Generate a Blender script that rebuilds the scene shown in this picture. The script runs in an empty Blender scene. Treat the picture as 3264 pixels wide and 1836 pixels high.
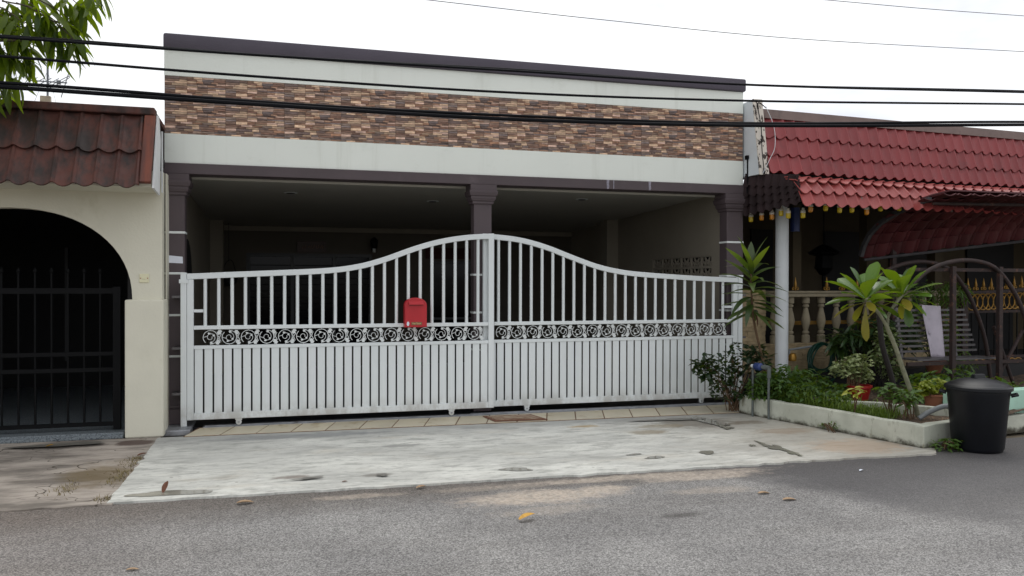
import bpy, bmesh, math, random
from math import sin, cos, pi, radians, sqrt, atan2
from mathutils import Vector, Matrix

random.seed(7)
sc = bpy.context.scene
COL = sc.collection

# ------------------------------------------------------------------ camera
HCAM, DCAM = 1.52, 9.0
FPX, IW, IH = 2592.0, 3264.0, 1836.0
YAW, PITCH, ROLL = radians(15.99), radians(-0.39), radians(0.115)
w_ = Vector((sin(YAW) * cos(PITCH), cos(YAW) * cos(PITCH), sin(PITCH)))
r_ = Vector((cos(YAW), -sin(YAW), 0))
u_ = r_.cross(w_)
R_ = r_ * cos(ROLL) + u_ * sin(ROLL)
U_ = -r_ * sin(ROLL) + u_ * cos(ROLL)
CAMPOS = Vector((0, -DCAM, HCAM))
cd = bpy.data.cameras.new('camera')
cam = bpy.data.objects.new('camera', cd)
COL.objects.link(cam)
cam.matrix_world = Matrix.Translation(CAMPOS) @ Matrix((R_, U_, -w_)).transposed().to_4x4()
cd.sensor_width = 36
cd.lens = FPX / IW * 36
cd.clip_start = 0.05
cd.clip_end = 2000
sc.camera = cam


def at(x, y, Y):
    """survey point: photo pixel (2576 wide) carried onto the vertical plane at depth Y"""
    s = IW / 2576
    d = w_ + R_ * ((x * s - IW / 2) / FPX) - U_ * ((y * s - IH / 2) / FPX)
    t = (Y + DCAM) / d.y
    return CAMPOS + d * t


# ------------------------------------------------------------------ light
SUN_EL, SUN_AZ = radians(64), radians(28)
wd = bpy.data.worlds.new('World')
sc.world = wd
wd.use_nodes = True
nt = wd.node_tree
nt.nodes.clear()
out = nt.nodes.new('ShaderNodeOutputWorld')
bg = nt.nodes.new('ShaderNodeBackground')
sky = nt.nodes.new('ShaderNodeTexSky')
sky.sky_type = 'NISHITA'
sky.sun_disc = False
sky.sun_elevation = SUN_EL
sky.sun_rotation = SUN_AZ
sky.air_density = 1.0
sky.dust_density = 2.0
tc = nt.nodes.new('ShaderNodeTexCoord')
mp = nt.nodes.new('ShaderNodeMapping')
mp.inputs['Scale'].default_value = (1.3, 1.3, 3.2)
mp.inputs['Location'].default_value = (3.1, 0.4, 0.0)
nz = nt.nodes.new('ShaderNodeTexNoise')
nz.inputs['Scale'].default_value = 2.3
nz.inputs['Detail'].default_value = 6
nz.inputs['Roughness'].default_value = 0.55
cr = nt.nodes.new('ShaderNodeValToRGB')
cr.color_ramp.elements[0].position = 0.36
cr.color_ramp.elements[0].color = (8.7, 9.0, 10.1, 1)
cr.color_ramp.elements[1].position = 0.54
cr.color_ramp.elements[1].color = (12.4, 12.5, 12.6, 1)
mx = nt.nodes.new('ShaderNodeMix')
mx.data_type = 'RGBA'
mx.inputs[0].default_value = 0.90
nt.links.new(tc.outputs['Generated'], mp.inputs['Vector'])
nt.links.new(mp.outputs['Vector'], nz.inputs['Vector'])
nt.links.new(nz.outputs['Fac'], cr.inputs['Fac'])
nt.links.new(sky.outputs['Color'], mx.inputs[6])
nt.links.new(cr.outputs['Color'], mx.inputs[7])
nt.links.new(mx.outputs[2], bg.inputs['Color'])
bg.inputs['Strength'].default_value = 0.100
nt.links.new(bg.outputs[0], out.inputs['Surface'])

sl = bpy.data.lights.new('sun', 'SUN')
sl.energy = 1.0
sl.angle = radians(32)
sl.color = (1.0, 0.97, 0.92)
so = bpy.data.objects.new('sun', sl)
COL.objects.link(so)
sdir = Vector((sin(SUN_AZ) * cos(SUN_EL), cos(SUN_AZ) * cos(SUN_EL), sin(SUN_EL)))
so.rotation_euler = (-sdir).to_track_quat('-Z', 'Y').to_euler()
so.location = sdir * 30
sc.view_settings.view_transform = 'Standard'
sc.view_settings.look = 'None'
sc.view_settings.exposure = 0.0
sc.view_settings.gamma = 1.0
sc.view_settings.use_curve_mapping = False


# ------------------------------------------------------------------ materials
def lin(c):
    def f(v):
        v /= 255.0
        return v / 12.92 if v <= 0.04045 else ((v + 0.055) / 1.055) ** 2.4
    return (f(c[0]), f(c[1]), f(c[2]), 1)


class NT:
    def __init__(self, name):
        m = bpy.data.materials.new(name)
        m.use_nodes = True
        self.m, self.t = m, m.node_tree
        self.b = self.t.nodes['Principled BSDF']
        self.out = self.t.nodes['Material Output']
        self.geo = self.t.nodes.new('ShaderNodeNewGeometry')

    def n(self, k, **kw):
        o = self.t.nodes.new(k)
        for a, v in kw.items():
            setattr(o, a, v)
        return o

    def l(self, a, b):
        self.t.links.new(a, b)

    def pos(self, scale=(1, 1, 1)):
        v = self.n('ShaderNodeVectorMath', operation='MULTIPLY')
        self.l(self.geo.outputs['Position'], v.inputs[0])
        v.inputs[1].default_value = scale
        return v.outputs[0]

    def noise(self, scale, detail=4, stretch=(1, 1, 1), rough=0.55, vec=None):
        o = self.n('ShaderNodeTexNoise')
        o.inputs['Scale'].default_value = scale
        o.inputs['Detail'].default_value = detail
        o.inputs['Roughness'].default_value = rough
        self.l(vec if vec is not None else self.pos(stretch), o.inputs['Vector'])
        return o.outputs['Fac']

    def ramp(self, fac, a, b, lo=0.0, hi=1.0):
        o = self.n('ShaderNodeMapRange')
        o.clamp = True
        o.interpolation_type = 'SMOOTHSTEP'
        o.inputs['From Min'].default_value = a
        o.inputs['From Max'].default_value = b
        o.inputs['To Min'].default_value = lo
        o.inputs['To Max'].default_value = hi
        self.l(fac, o.inputs['Value'])
        return o.outputs[0]

    def mix(self, fac, a, b, mode='MIX'):
        o = self.n('ShaderNodeMix', data_type='RGBA', blend_type=mode)
        for s, v in ((o.inputs[0], fac), (o.inputs[6], a), (o.inputs[7], b)):
            if hasattr(v, 'links'):
                self.l(v, s)
            else:
                s.default_value = v
        return o.outputs[2]

    def math(self, op, a, b=0.0):
        o = self.n('ShaderNodeMath', operation=op)
        for s, v in ((o.inputs[0], a), (o.inputs[1], b)):
            if hasattr(v, 'links'):
                self.l(v, s)
            else:
                s.default_value = v
        return o.outputs[0]

    def vary(self, col, amt):
        """each separate piece a little lighter or darker than the next"""
        oi = self.n('ShaderNodeObjectInfo')
        v = self.ramp(oi.outputs['Random'], 0.0, 1.0, 1 - amt, 1 + amt)
        g = self.n('ShaderNodeCombineColor')
        for i in range(3):
            self.l(v, g.inputs[i])
        return self.mix(1.0, col, g.outputs[0], 'MULTIPLY')

    def xyz(self):
        o = self.n('ShaderNodeSeparateXYZ')
        self.l(self.geo.outputs['Position'], o.inputs[0])
        return o.outputs

    def spot(self, c, r, noise_fac, amp=0.9, soft=0.45):
        """irregular stain of its own shape around c with radii r (plan view)"""
        v = self.n('ShaderNodeVectorMath', operation='SUBTRACT')
        self.l(self.geo.outputs['Position'], v.inputs[0])
        v.inputs[1].default_value = (c[0], c[1], 0)
        v2 = self.n('ShaderNodeVectorMath', operation='MULTIPLY')
        self.l(v.outputs[0], v2.inputs[0])
        v2.inputs[1].default_value = (1 / r[0], 1 / r[1], 0)
        ln = self.n('ShaderNodeVectorMath', operation='LENGTH')
        self.l(v2.outputs[0], ln.inputs[0])
        d = self.math('ADD', ln.outputs['Value'], self.math('MULTIPLY', self.math('SUBTRACT', noise_fac, 0.5), amp * 2))
        return self.ramp(d, 1.0 - soft, 1.0 + soft, 1.0, 0.0)

    def bump(self, h, strength=0.3, dist=0.01):
        o = self.n('ShaderNodeBump')
        o.inputs['Strength'].default_value = strength
        o.inputs['Distance'].default_value = dist
        self.l(h, o.inputs['Height'])
        self.l(o.outputs[0], self.b.inputs['Normal'])

    def col(self, c):
        if hasattr(c, 'links'):
            self.l(c, self.b.inputs['Base Color'])
        else:
            self.b.inputs['Base Color'].default_value = c

    def rough(self, r):
        if hasattr(r, 'links'):
            self.l(r, self.b.inputs['Roughness'])
        else:
            self.b.inputs['Roughness'].default_value = r


def pm(name, c, rough=0.6, var=0.18, scale=2.5, bump=None, dirt=None, metal=0.0, stretch=(1, 1, 1), spec=0.5, piece=0.0):
    """painted or plain surface: colour with soft tonal drift, optional dirt and relief"""
    k = NT(name)
    base = lin(c)
    dk = tuple(v * (1 - var) for v in base[:3]) + (1,)
    lt = tuple(min(1, v * (1 + var * 0.5)) for v in base[:3]) + (1,)
    col = k.mix(k.ramp(k.noise(scale, 5, stretch), 0.3, 0.7), dk, lt)
    if dirt:
        dc, ds, d0, d1, dst = dirt
        col = k.mix(k.ramp(k.noise(ds, 7, dst, 0.65), d0, d1), col, lin(dc))
    if piece:
        col = k.vary(col, piece)
    k.col(col)
    k.rough(rough)
    k.b.inputs['Metallic'].default_value = metal
    k.b.inputs['Specular IOR Level'].default_value = spec
    if bump:
        k.bump(k.noise(bump[0], 4), bump[1], bump[2])
    return k.m


def leafmat(name, top, under, rough=0.35, trans=0.35, var=0.35, spec=0.5):
    k = NT(name)
    oi = k.n('ShaderNodeObjectInfo')
    f = k.math('ADD', k.math('MULTIPLY', oi.outputs['Random'], 0.6), k.math('MULTIPLY', k.noise(9, 3), 0.5))
    a = lin(top)
    b = lin(under)
    col = k.mix(k.ramp(f, 0.2, 0.9), a, b)
    k.col(col)
    k.rough(rough)
    k.b.inputs['Specular IOR Level'].default_value = spec
    tr = k.n('ShaderNodeBsdfTranslucent')
    k.l(k.mix(0.75, col, lin((150, 175, 20)), 'MIX'), tr.inputs['Color'])
    ms = k.n('ShaderNodeMixShader')
    ms.inputs[0].default_value = trans
    k.l(k.b.outputs[0], ms.inputs[1])
    k.l(tr.outputs[0], ms.inputs[2])
    k.l(ms.outputs[0], k.out.inputs['Surface'])
    return k.m


M = {}
def weathered_white(name, c, streak, sc_, grime=0.0):
    k = NT(name)
    base = lin(c)
    x, y, z = k.xyz()
    col = k.mix(k.ramp(k.noise(0.8, 5), 0.3, 0.7), tuple(v * 0.95 for v in base[:3]) + (1,), base)
    st = k.ramp(k.noise(sc_, 6, (1, 1, 0.07), 0.7), 0.52, 0.76)
    col = k.mix(k.math('MULTIPLY', st, 0.34), col, lin(streak))
    col = k.mix(k.math('MULTIPLY', k.ramp(k.noise(3.2, 7, (1, 1, 1.6), 0.7), 0.56, 0.74), 0.22), col, lin(streak))
    if grime:
        g = k.math('MULTIPLY', k.ramp(z, 0.30, 0.08), k.ramp(k.noise(6, 7, (1, 1, 0.6), 0.7), 0.36, 0.62))
        col = k.mix(k.math('MULTIPLY', g, grime), col, lin((128, 118, 102)))
        rs = k.math('MULTIPLY', k.ramp(k.noise(31, 5), 0.70, 0.76), k.ramp(k.noise(2.2, 3), 0.48, 0.62))
        col = k.mix(k.math('MULTIPLY', rs, 0.6), col, lin((126, 88, 62)))
    k.col(col)
    k.rough(0.7 if not grime else 0.42)
    k.bump(k.noise(60, 4), 0.12, 0.004)
    return k.m


M['white_wall'] = weathered_white('white_wall', (234, 238, 230), (196, 199, 186), 5.0)
M['brown_paint'] = pm('brown_paint', (80, 69, 72), 0.6, 0.10, 1.6, (50, 0.15, 0.004), ((94, 83, 86), 2.0, 0.58, 0.8, (1, 1, 1)))
M['cornice_paint'] = pm('cornice_paint', (80, 74, 85), 0.7, 0.10, 2.0, (40, 0.25, 0.006), ((96, 89, 98), 3.0, 0.6, 0.85, (1, 1, 1)))
M['limewash'] = pm('limewash', (150, 146, 158), 0.8, 0.3, 40)
M['white_band'] = pm('white_band', (222, 226, 224), 0.6, 0.04)
M['gate_paint'] = weathered_white('gate_paint', (219, 224, 224), (194, 200, 199), 7.0, 0.5)
M['casting'] = pm('casting', (216, 220, 219), 0.5, 0.06)
M['steel'] = pm('steel', (150, 152, 156), 0.45, 0.2, 12, None, ((96, 92, 92), 9, 0.55, 0.75, (1, 1, 1)), 0.4)
M['zinc'] = pm('zinc', (96, 93, 94), 0.45, 0.15, 8, None, None, 0.5)
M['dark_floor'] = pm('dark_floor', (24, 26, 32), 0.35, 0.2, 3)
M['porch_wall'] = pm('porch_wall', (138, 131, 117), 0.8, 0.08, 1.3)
M['porch_wall_shaded'] = pm('porch_wall_shaded', (84, 78, 68), 0.8, 0.1, 1.5)  # darker copy of the porch wall colour, deep porch shade painted in
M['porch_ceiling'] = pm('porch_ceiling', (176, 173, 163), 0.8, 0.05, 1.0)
M['cream_wall'] = pm('cream_wall', (210, 207, 190), 0.8, 0.06, 1.6, (45, 0.35, 0.006), ((186, 182, 160), 2.4, 0.55, 0.8, (1, 1, 0.7)))
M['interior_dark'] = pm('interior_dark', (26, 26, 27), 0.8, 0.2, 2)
M['black_metal'] = pm('black_metal', (9, 10, 12), 0.6, 0.2, 6, spec=0.15)
M['red_plastic'] = pm('red_plastic', (178, 28, 38), 0.42, 0.08, 6)
M['bin_plastic'] = pm('bin_plastic', (16, 18, 23), 0.42, 0.2, 5, (30, 0.1, 0.003), ((40, 40, 44), 6, 0.6, 0.85, (1, 1, 0.6)), spec=0.35)
M['rust'] = pm('rust', (46, 31, 28), 0.7, 0.35, 9, (40, 0.3, 0.004), ((110, 72, 56), 14, 0.55, 0.75, (1, 1, 1)))
M['pvc_grey'] = pm('pvc_grey', (128, 132, 134), 0.45, 0.12, 6)
M['pvc_old'] = pm('pvc_old', (88, 94, 92), 0.6, 0.25, 8, None, ((70, 64, 52), 9, 0.55, 0.75, (1, 1, 0.5)))
M['pvc_white'] = pm('pvc_white', (206, 210, 212), 0.5, 0.06, 3, None, ((176, 172, 160), 4, 0.62, 0.85, (1, 1, 0.4)))
M['cable'] = pm('cable', (15, 16, 20), 0.65, 0.1, spec=0.12)
M['hose'] = pm('hose', (14, 60, 48), 0.35, 0.2, 8)
M['gold'] = pm('gold', (150, 112, 44), 0.4, 0.25, 12, None, None, 0.5)
M['timber_dark'] = pm('timber_dark', (66, 44, 32), 0.5, 0.25, 8)
M['paper'] = pm('paper', (222, 226, 236), 0.7, 0.03)
M['switch_plastic'] = pm('switch_plastic', (222, 218, 184), 0.4, 0.05)
M['glass_dark'] = pm('glass_dark', (8, 9, 12), 0.12, 0.05, spec=0.12)
M['win_frame'] = pm('win_frame', (66, 68, 70), 0.5, 0.05)
M['terracotta'] = pm('terracotta', (150, 96, 72), 0.8, 0.2, 8)
M['pot_red'] = pm('pot_red', (150, 26, 24), 0.45, 0.12, 6)
M['soil'] = pm('soil', (84, 68, 54), 0.95, 0.45, 14, (60, 0.9, 0.02), ((140, 116, 92), 26, 0.52, 0.66, (1, 1, 1)))
M['cloth'] = pm('cloth', (176, 168, 178), 0.9, 0.12, 5, None, ((92, 84, 96), 7, 0.6, 0.75, (1, 1, 1)))
M['balustrade'] = pm('balustrade', (140, 130, 108), 0.8, 0.15, 5, (40, 0.2, 0.004), ((130, 116, 88), 6, 0.55, 0.75, (1, 1, 1)))
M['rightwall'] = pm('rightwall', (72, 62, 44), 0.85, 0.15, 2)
M['green_wall'] = pm('green_wall', (176, 214, 194), 0.8, 0.12, 3, None, ((146, 150, 128), 5, 0.55, 0.7, (1, 1, 1)))
M['stem_brown'] = pm('stem_brown', (92, 70, 48), 0.8, 0.3, 20)
M['stem_dark'] = pm('stem_dark', (34, 28, 26), 0.8, 0.2, 20)
M['bark_grey'] = pm('bark_grey', (128, 128, 104), 0.85, 0.25, 18, (60, 0.4, 0.006), ((88, 84, 66), 14, 0.55, 0.7, (1, 1, 0.5)))
M['bark_mango'] = pm('bark_mango', (84, 74, 62), 0.9, 0.3, 14, (40, 0.6, 0.01))
M['blue_meter'] = pm('blue_meter', (40, 58, 110), 0.4, 0.2, 9)
M['brass'] = pm('brass', (170, 128, 56), 0.4, 0.2, 10, None, None, 0.6)
M['bulb_cap'] = pm('bulb_cap', (206, 200, 186), 0.4, 0.05)
M['bulb_glass'] = pm('bulb_glass', (198, 170, 24), 0.25, 0.1, 20)
M['bulb_amber'] = pm('bulb_amber', (190, 122, 10), 0.25, 0.1, 20)
M['label_gold'] = pm('label_gold', (128, 92, 62), 0.4, 0.1, 30)
M['label_text'] = pm('label_text', (226, 200, 140), 0.4, 0.03)
M['sticker'] = pm('sticker', (214, 220, 228), 0.5, 0.03)
M['mat_border'] = pm('mat_border', (112, 76, 58), 0.95, 0.2, 20)
M['step_terrazzo'] = pm('step_terrazzo', (120, 128, 132), 0.6, 0.3, 60, None, ((64, 70, 76), 70, 0.5, 0.6, (1, 1, 1)))
M['stone_base'] = pm('stone_base', (136, 120, 108), 0.9, 0.1)
M['flash'] = pm('flash', (128, 110, 104), 0.6, 0.12, 3, None, ((92, 78, 74), 5, 0.56, 0.75, (1, 1, 1)))
M['fire_wall_grey'] = pm('fire_wall_grey', (206, 212, 216), 0.8, 0.06, 2)
M['red_tile'] = pm('red_tile', (140, 54, 55), 0.42, 0.10, 1.4, None, ((118, 52, 53), 3.5, 0.52, 0.78, (1, 1, 1)), piece=0.10)
M['red_tile_pale'] = pm('red_tile_pale', (156, 72, 69), 0.42, 0.10, 1.4, None, ((174, 98, 92), 2.2, 0.5, 0.75, (1, 1, 1)), piece=0.10)


def brown_tile():
    k = NT('brown_tile')
    base = k.mix(k.ramp(k.noise(3, 5), 0.3, 0.7), lin((78, 44, 37)), lin((92, 51, 41)))
    moss = k.ramp(k.math('ADD', k.noise(5, 7, (1.6, 1, 0.7), 0.65), k.math('MULTIPLY', k.noise(0.9, 2), 0.35)), 0.60, 0.86)
    col = k.mix(moss, base, lin((44, 33, 30)))
    k.col(k.vary(col, 0.14))
    k.rough(k.ramp(k.noise(12, 3), 0.3, 0.7, 0.5, 0.75))
    k.bump(k.noise(70, 4), 0.25, 0.004)
    return k.m


M['brown_tile'] = brown_tile()


def rust_tile():
    k = NT('rust_tile')
    col = k.mix(k.ramp(k.noise(2.2, 5, (6, 1, 0.7)), 0.35, 0.7), lin((80, 45, 37)), lin((124, 62, 40)))
    k.col(k.mix(k.ramp(k.noise(8, 6), 0.55, 0.75), col, lin((70, 44, 38))))
    k.rough(0.6)
    return k.m


M['rust_tile'] = rust_tile()


def peel():
    k = NT('peeling_paint')
    f = k.ramp(k.noise(17, 6, (1, 1, 0.55), 0.6), 0.535, 0.555)
    k.col(k.mix(f, lin((214, 206, 194)), lin((72, 64, 58))))
    k.rough(0.85)
    k.bump(f, 0.6, 0.006)
    return k.m


M['peel'] = peel()


def planter_white():
    k = NT('planter_white')
    z = k.xyz()[2]
    base = k.mix(k.ramp(k.noise(4, 6), 0.35, 0.7), lin((176, 178, 164)), lin((196, 198, 184)))
    n = k.noise(9, 7, (1, 1, 1.4), 0.7)
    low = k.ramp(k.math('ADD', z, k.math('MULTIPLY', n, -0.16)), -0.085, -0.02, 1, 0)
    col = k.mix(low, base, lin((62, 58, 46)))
    col = k.mix(k.ramp(k.noise(11, 7, (1, 1, 0.35), 0.7), 0.55, 0.72), col, lin((120, 117, 96)))
    k.col(col)
    k.rough(0.85)
    k.bump(k.noise(35, 5), 0.4, 0.008)
    return k.m


M['planter_white'] = planter_white()


def vcol(name, rough=0.75):
    k = NT(name)
    a = k.n('ShaderNodeVertexColor')
    a.layer_name = 'Col'
    n = k.ramp(k.noise(38, 5, (0.5, 1, 1.6)), 0.25, 0.75, 0.62, 1.32)
    g = k.n('ShaderNodeCombineColor')
    for i in range(3):
        k.l(n, g.inputs[i])
    k.col(k.mix(1.0, a.outputs['Color'], g.outputs[0], 'MULTIPLY'))
    k.rough(rough)
    k.bump(k.noise(90, 5), 0.35, 0.004)
    return k.m


M['ledge_stone'] = vcol('ledge_stone')
M['cream_stone'] = pm('cream_stone', (160, 142, 110), 0.85, 0.25, 12, (50, 0.5, 0.008), ((128, 104, 72), 9, 0.55, 0.75, (0.6, 1, 1.5)))


def asphalt():
    k = NT('asphalt')
    x, y, z = k.xyz()
    vor = k.n('ShaderNodeTexVoronoi')
    vor.inputs['Scale'].default_value = 135
    k.l(k.pos((1, 1, 0)), vor.inputs['Vector'])
    sp = k.n('ShaderNodeSeparateColor')
    k.l(vor.outputs['Color'], sp.inputs[0])
    grain = k.ramp(sp.outputs[0], 0.0, 1.0, 0.50, 1.42)
    grain2 = k.ramp(k.noise(150, 3), 0.3, 0.7, 0.72, 1.25)
    n1 = k.noise(1.1, 6, (1, 1, 0), 0.6)
    n2 = k.noise(6.0, 6, (1, 1, 0), 0.65)
    base = k.mix(k.ramp(n1, 0.35, 0.68), lin((130, 128, 126)), lin((148, 146, 143)))
    # brownish dirt along the kerb side
    side = k.ramp(k.math('ADD', y, k.math('MULTIPLY', n2, 0.5)), -3.35, -2.75)
    base = k.mix(k.math('MULTIPLY', side, 0.75), base, lin((92, 84, 76)))
    tr = k.ramp(k.noise(0.9, 6, (0.35, 2.2, 0), 0.6), 0.42, 0.66)
    base = k.mix(k.math('MULTIPLY', tr, 0.35), base, lin((110, 106, 102)))
    # older, darker resurfacing towards the right
    m = k.math('ADD', k.math('ADD', x, k.math('MULTIPLY', y, 0.46)), k.math('MULTIPLY', k.noise(1.8, 9, (1, 1, 0), 0.72), 1.5))
    dark = k.ramp(m, 2.55, 3.15)
    far = k.ramp(y, -6.0, -3.5)
    dark = k.math('MULTIPLY', dark, far)
    base = k.mix(k.math('MULTIPLY', dark, 0.85), base, lin((80, 78, 79)))
    # left, slightly warmer worn area
    base = k.mix(k.math('MULTIPLY', k.ramp(x, 0.2, -2.0), 0.35), base, lin((126, 112, 102)))
    gcol = k.n('ShaderNodeCombineColor')
    g = k.math('MULTIPLY', grain, grain2)
    gd = k.mix(k.math('MULTIPLY', dark, 0.55), (1, 1, 1, 1), (0.8, 0.8, 0.8, 1))
    for i in range(3):
        k.l(g, gcol.inputs[i])
    soft = k.mix(k.math('MULTIPLY', dark, 0.55), gcol.outputs[0], (0.95, 0.95, 0.95, 1))
    col = k.mix(1.0, base, soft, 'MULTIPLY')
    # blown sand and washed cement on the surface
    sn = k.noise(5.5, 9, (0.8, 1.2, 0), 0.78)
    sand = None
    for c, r, s in (((1.78, -3.46), (0.52, 0.17), 1.0), ((2.28, -3.40), (0.24, 0.11), 0.9), ((2.6, -3.10), (1.0, 0.07), 0.75), ((3.25, -3.20), (0.5, 0.12), 0.8), ((0.55, -3.10), (0.30, 0.06), 0.55), ((1.75, -3.80), (0.35, 0.10), 0.35), ((3.1, -3.62), (0.3, 0.09), 0.4), ((1.6, -3.12), (0.5, 0.08), 0.35)):
        q = k.math('MULTIPLY', k.spot(c, r, sn, 1.5, 0.45), k.math('MULTIPLY', k.ramp(k.noise(26, 5), 0.3, 0.6, 0.55, 1.0), s))
        sand = q if sand is None else k.math('MAXIMUM', sand, q)
    col = k.mix(sand, col, k.mix(k.ramp(k.noise(40, 4), 0.3, 0.7), lin((166, 154, 140)), lin((200, 187, 172))))
    oil = k.spot((2.55, -4.15), (0.14, 0.05), sn, 1.0, 0.8)
    col = k.mix(k.math('MULTIPLY', oil, 0.7), col, lin((58, 54, 50)))
    k.col(col)
    k.rough(0.85)
    k.bump(k.math('ADD', sp.outputs[0], k.math('MULTIPLY', k.noise(60, 3), 0.6)), 0.75, 0.006)
    return k.m


M['asphalt'] = asphalt()


def concrete():
    k = NT('driveway_concrete')
    x, y, z = k.xyz()
    n1 = k.noise(1.3, 7, (0.7, 1.5, 0), 0.62)
    n2 = k.noise(5.5, 7, (0.6, 1.6, 0), 0.65)
    col = k.mix(k.ramp(n1, 0.3, 0.7), lin((176, 176, 170)), lin((216, 216, 208)))
    col = k.mix(k.math('MULTIPLY', k.ramp(n2, 0.48, 0.66), 0.85), col, lin((156, 156, 150)))
    col = k.mix(k.math('MULTIPLY', k.ramp(k.noise(19, 8, (0.45, 1.6, 0), 0.75), 0.52, 0.64), 0.75), col, lin((142, 141, 135)))
    col = k.mix(k.math('MULTIPLY', k.ramp(k.noise(9, 8, (0.3, 1.8, 0), 0.7), 0.54, 0.66), 0.7), col, lin((224, 224, 217)))
    col = k.mix(k.math('MULTIPLY', k.ramp(k.noise(2.1, 6, (0.5, 1.2, 0)), 0.55, 0.75), 0.30), col, lin((196, 182, 158)))
    # damp, stained corner on the planter side and dirt along the tile edge
    nn = k.noise(2.6, 7, (1, 1.4, 0), 0.68)
    right = k.ramp(k.math('ADD', x, k.math('MULTIPLY', nn, 2.4)), 4.2, 6.2)
    col = k.mix(k.math('MULTIPLY', right, 0.55), col, lin((150, 142, 128)))
    back = k.ramp(k.math('ADD', y, k.math('MULTIPLY', nn, 0.55)), -0.75, -0.35)
    col = k.mix(k.math('MULTIPLY', back, 0.55), col, lin((138, 138, 136)))
    st = k.noise(7, 8, (1, 1.3, 0), 0.7)
    for c, r, cc, s in (((4.35, -1.05), (0.42, 0.30), (118, 112, 102), 0.8), ((3.6, -1.45), (0.20, 0.10), (132, 120, 98), 0.7), ((3.9, -1.15), (0.26, 0.10), (140, 128, 104), 0.6), ((3.1, -0.95), (0.16, 0.06), (168, 142, 96), 0.7), ((4.9, -1.2), (0.22, 0.10), (112, 100, 84), 0.7), ((5.0, -1.75), (0.30, 0.16), (146, 126, 104), 0.55), ((5.2, -2.6), (0.45, 0.30), (176, 152, 128), 0.6), ((1.1, -1.45), (0.22, 0.06), (130, 130, 126), 0.7), ((0.2, -0.72), (0.75, 0.10), (128, 130, 130), 0.6), ((0.1, -2.45), (0.14, 0.06), (120, 108, 98), 0.7), ((0.75, -2.55), (0.12, 0.05), (116, 112, 104), 0.75), ((2.1, -1.9), (0.5, 0.12), (176, 176, 168), 0.6), ((-0.3, -1.6), (0.5, 0.2), (180, 180, 174), 0.5)):
        col = k.mix(k.math('MULTIPLY', k.spot(c, r, st, 1.2, 0.35), s), col, lin(cc))
    vor = k.n('ShaderNodeTexVoronoi')
    vor.inputs['Scale'].default_value = 5
    k.l(k.pos((1, 1, 0)), vor.inputs['Vector'])
    speck = k.math('MULTIPLY', k.ramp(vor.outputs['Distance'], 0.05, 0.09, 1, 0), k.ramp(k.noise(3.3, 3), 0.5, 0.6))
    col = k.mix(k.math('MULTIPLY', speck, 0.6), col, lin((104, 98, 90)))
    k.col(col)
    k.rough(k.ramp(n2, 0.35, 0.7, 0.6, 0.85))
    k.bump(k.noise(26, 6, (1, 1, 0)), 0.35, 0.006)
    return k.m


M['concrete'] = concrete()


def old_apron():
    k = NT('old_concrete')
    n1 = k.noise(1.5, 7, (0.55, 1.4, 0), 0.65)
    n2 = k.noise(4.5, 8, (0.4, 1.8, 0), 0.7)
    col = k.mix(k.ramp(n1, 0.36, 0.60), lin((108, 101, 93)), lin((174, 164, 153)))
    cv = k.n('ShaderNodeTexVoronoi', feature='DISTANCE_TO_EDGE')
    cv.inputs['Scale'].default_value = 1.3
    wv = k.n('ShaderNodeVectorMath', operation='ADD')
    k.l(k.pos((1, 1.6, 0)), wv.inputs[0])
    nv = k.n('ShaderNodeTexNoise')
    nv.inputs['Scale'].default_value = 3
    k.l(k.pos((1, 1, 0)), nv.inputs['Vector'])
    k.l(nv.outputs['Color'], wv.inputs[1])
    k.l(wv.outputs[0], cv.inputs['Vector'])
    crack = k.math('MULTIPLY', k.ramp(cv.outputs['Distance'], 0.004, 0.016, 1, 0), k.ramp(k.noise(1.7, 4), 0.42, 0.55))
    col = k.mix(crack, col, lin((64, 56, 46)))
    col = k.mix(k.math('MULTIPLY', k.ramp(n2, 0.52, 0.72), 0.6), col, lin((92, 82, 70)))
    sn = k.noise(4, 7, (1, 1, 0), 0.65)
    col = k.mix(k.math('MULTIPLY', k.spot((-1.95, -0.62), (0.45, 0.10), sn, 0.8, 0.25), 0.9), col, lin((58, 50, 44)))
    col = k.mix(k.math('MULTIPLY', k.spot((-1.32, -0.62), (0.16, 0.14), sn, 0.6, 0.25), 0.85), col, lin((76, 58, 50)))
    col = k.mix(k.math('MULTIPLY', k.spot((-1.35, -1.9), (0.25, 0.4), sn, 1.4, 0.5), 0.6), col, lin((110, 92, 56)))
    k.col(col)
    k.rough(0.9)
    k.bump(k.math('ADD', n2, k.math('MULTIPLY', k.noise(30, 5), 0.4)), 0.6, 0.02)
    return k.m


M['old_concrete'] = old_apron()
M['ground'] = pm('ground', (120, 108, 88), 0.95, 0.3, 0.6)
M['beige_tile'] = pm('beige_tile', (198, 188, 164), 0.35, 0.08, 3, None, ((166, 150, 118), 3.6, 0.54, 0.68, (1, 1, 1)), piece=0.06)
M['grout'] = pm('grout', (120, 96, 76), 0.9, 0.2, 10)


def water():
    k = NT('puddle_water')
    k.col(k.mix(k.ramp(k.noise(6, 4), 0.3, 0.7), lin((128, 125, 115)), lin((150, 147, 136))))
    k.rough(0.06)
    k.b.inputs['Specular IOR Level'].default_value = 0.5
    return k.m


M['water'] = water()
M['damp'] = pm('damp', (112, 108, 100), 0.3, 0.15, 8)


def coir():
    k = NT('coir')
    n = k.noise(22, 6, (0.5, 2, 1))
    k.col(k.mix(k.ramp(n, 0.4, 0.62), lin((120, 88, 66)), lin((176, 160, 138))))
    k.rough(0.95)
    k.bump(k.noise(120, 3), 0.8, 0.01)
    return k.m


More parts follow.
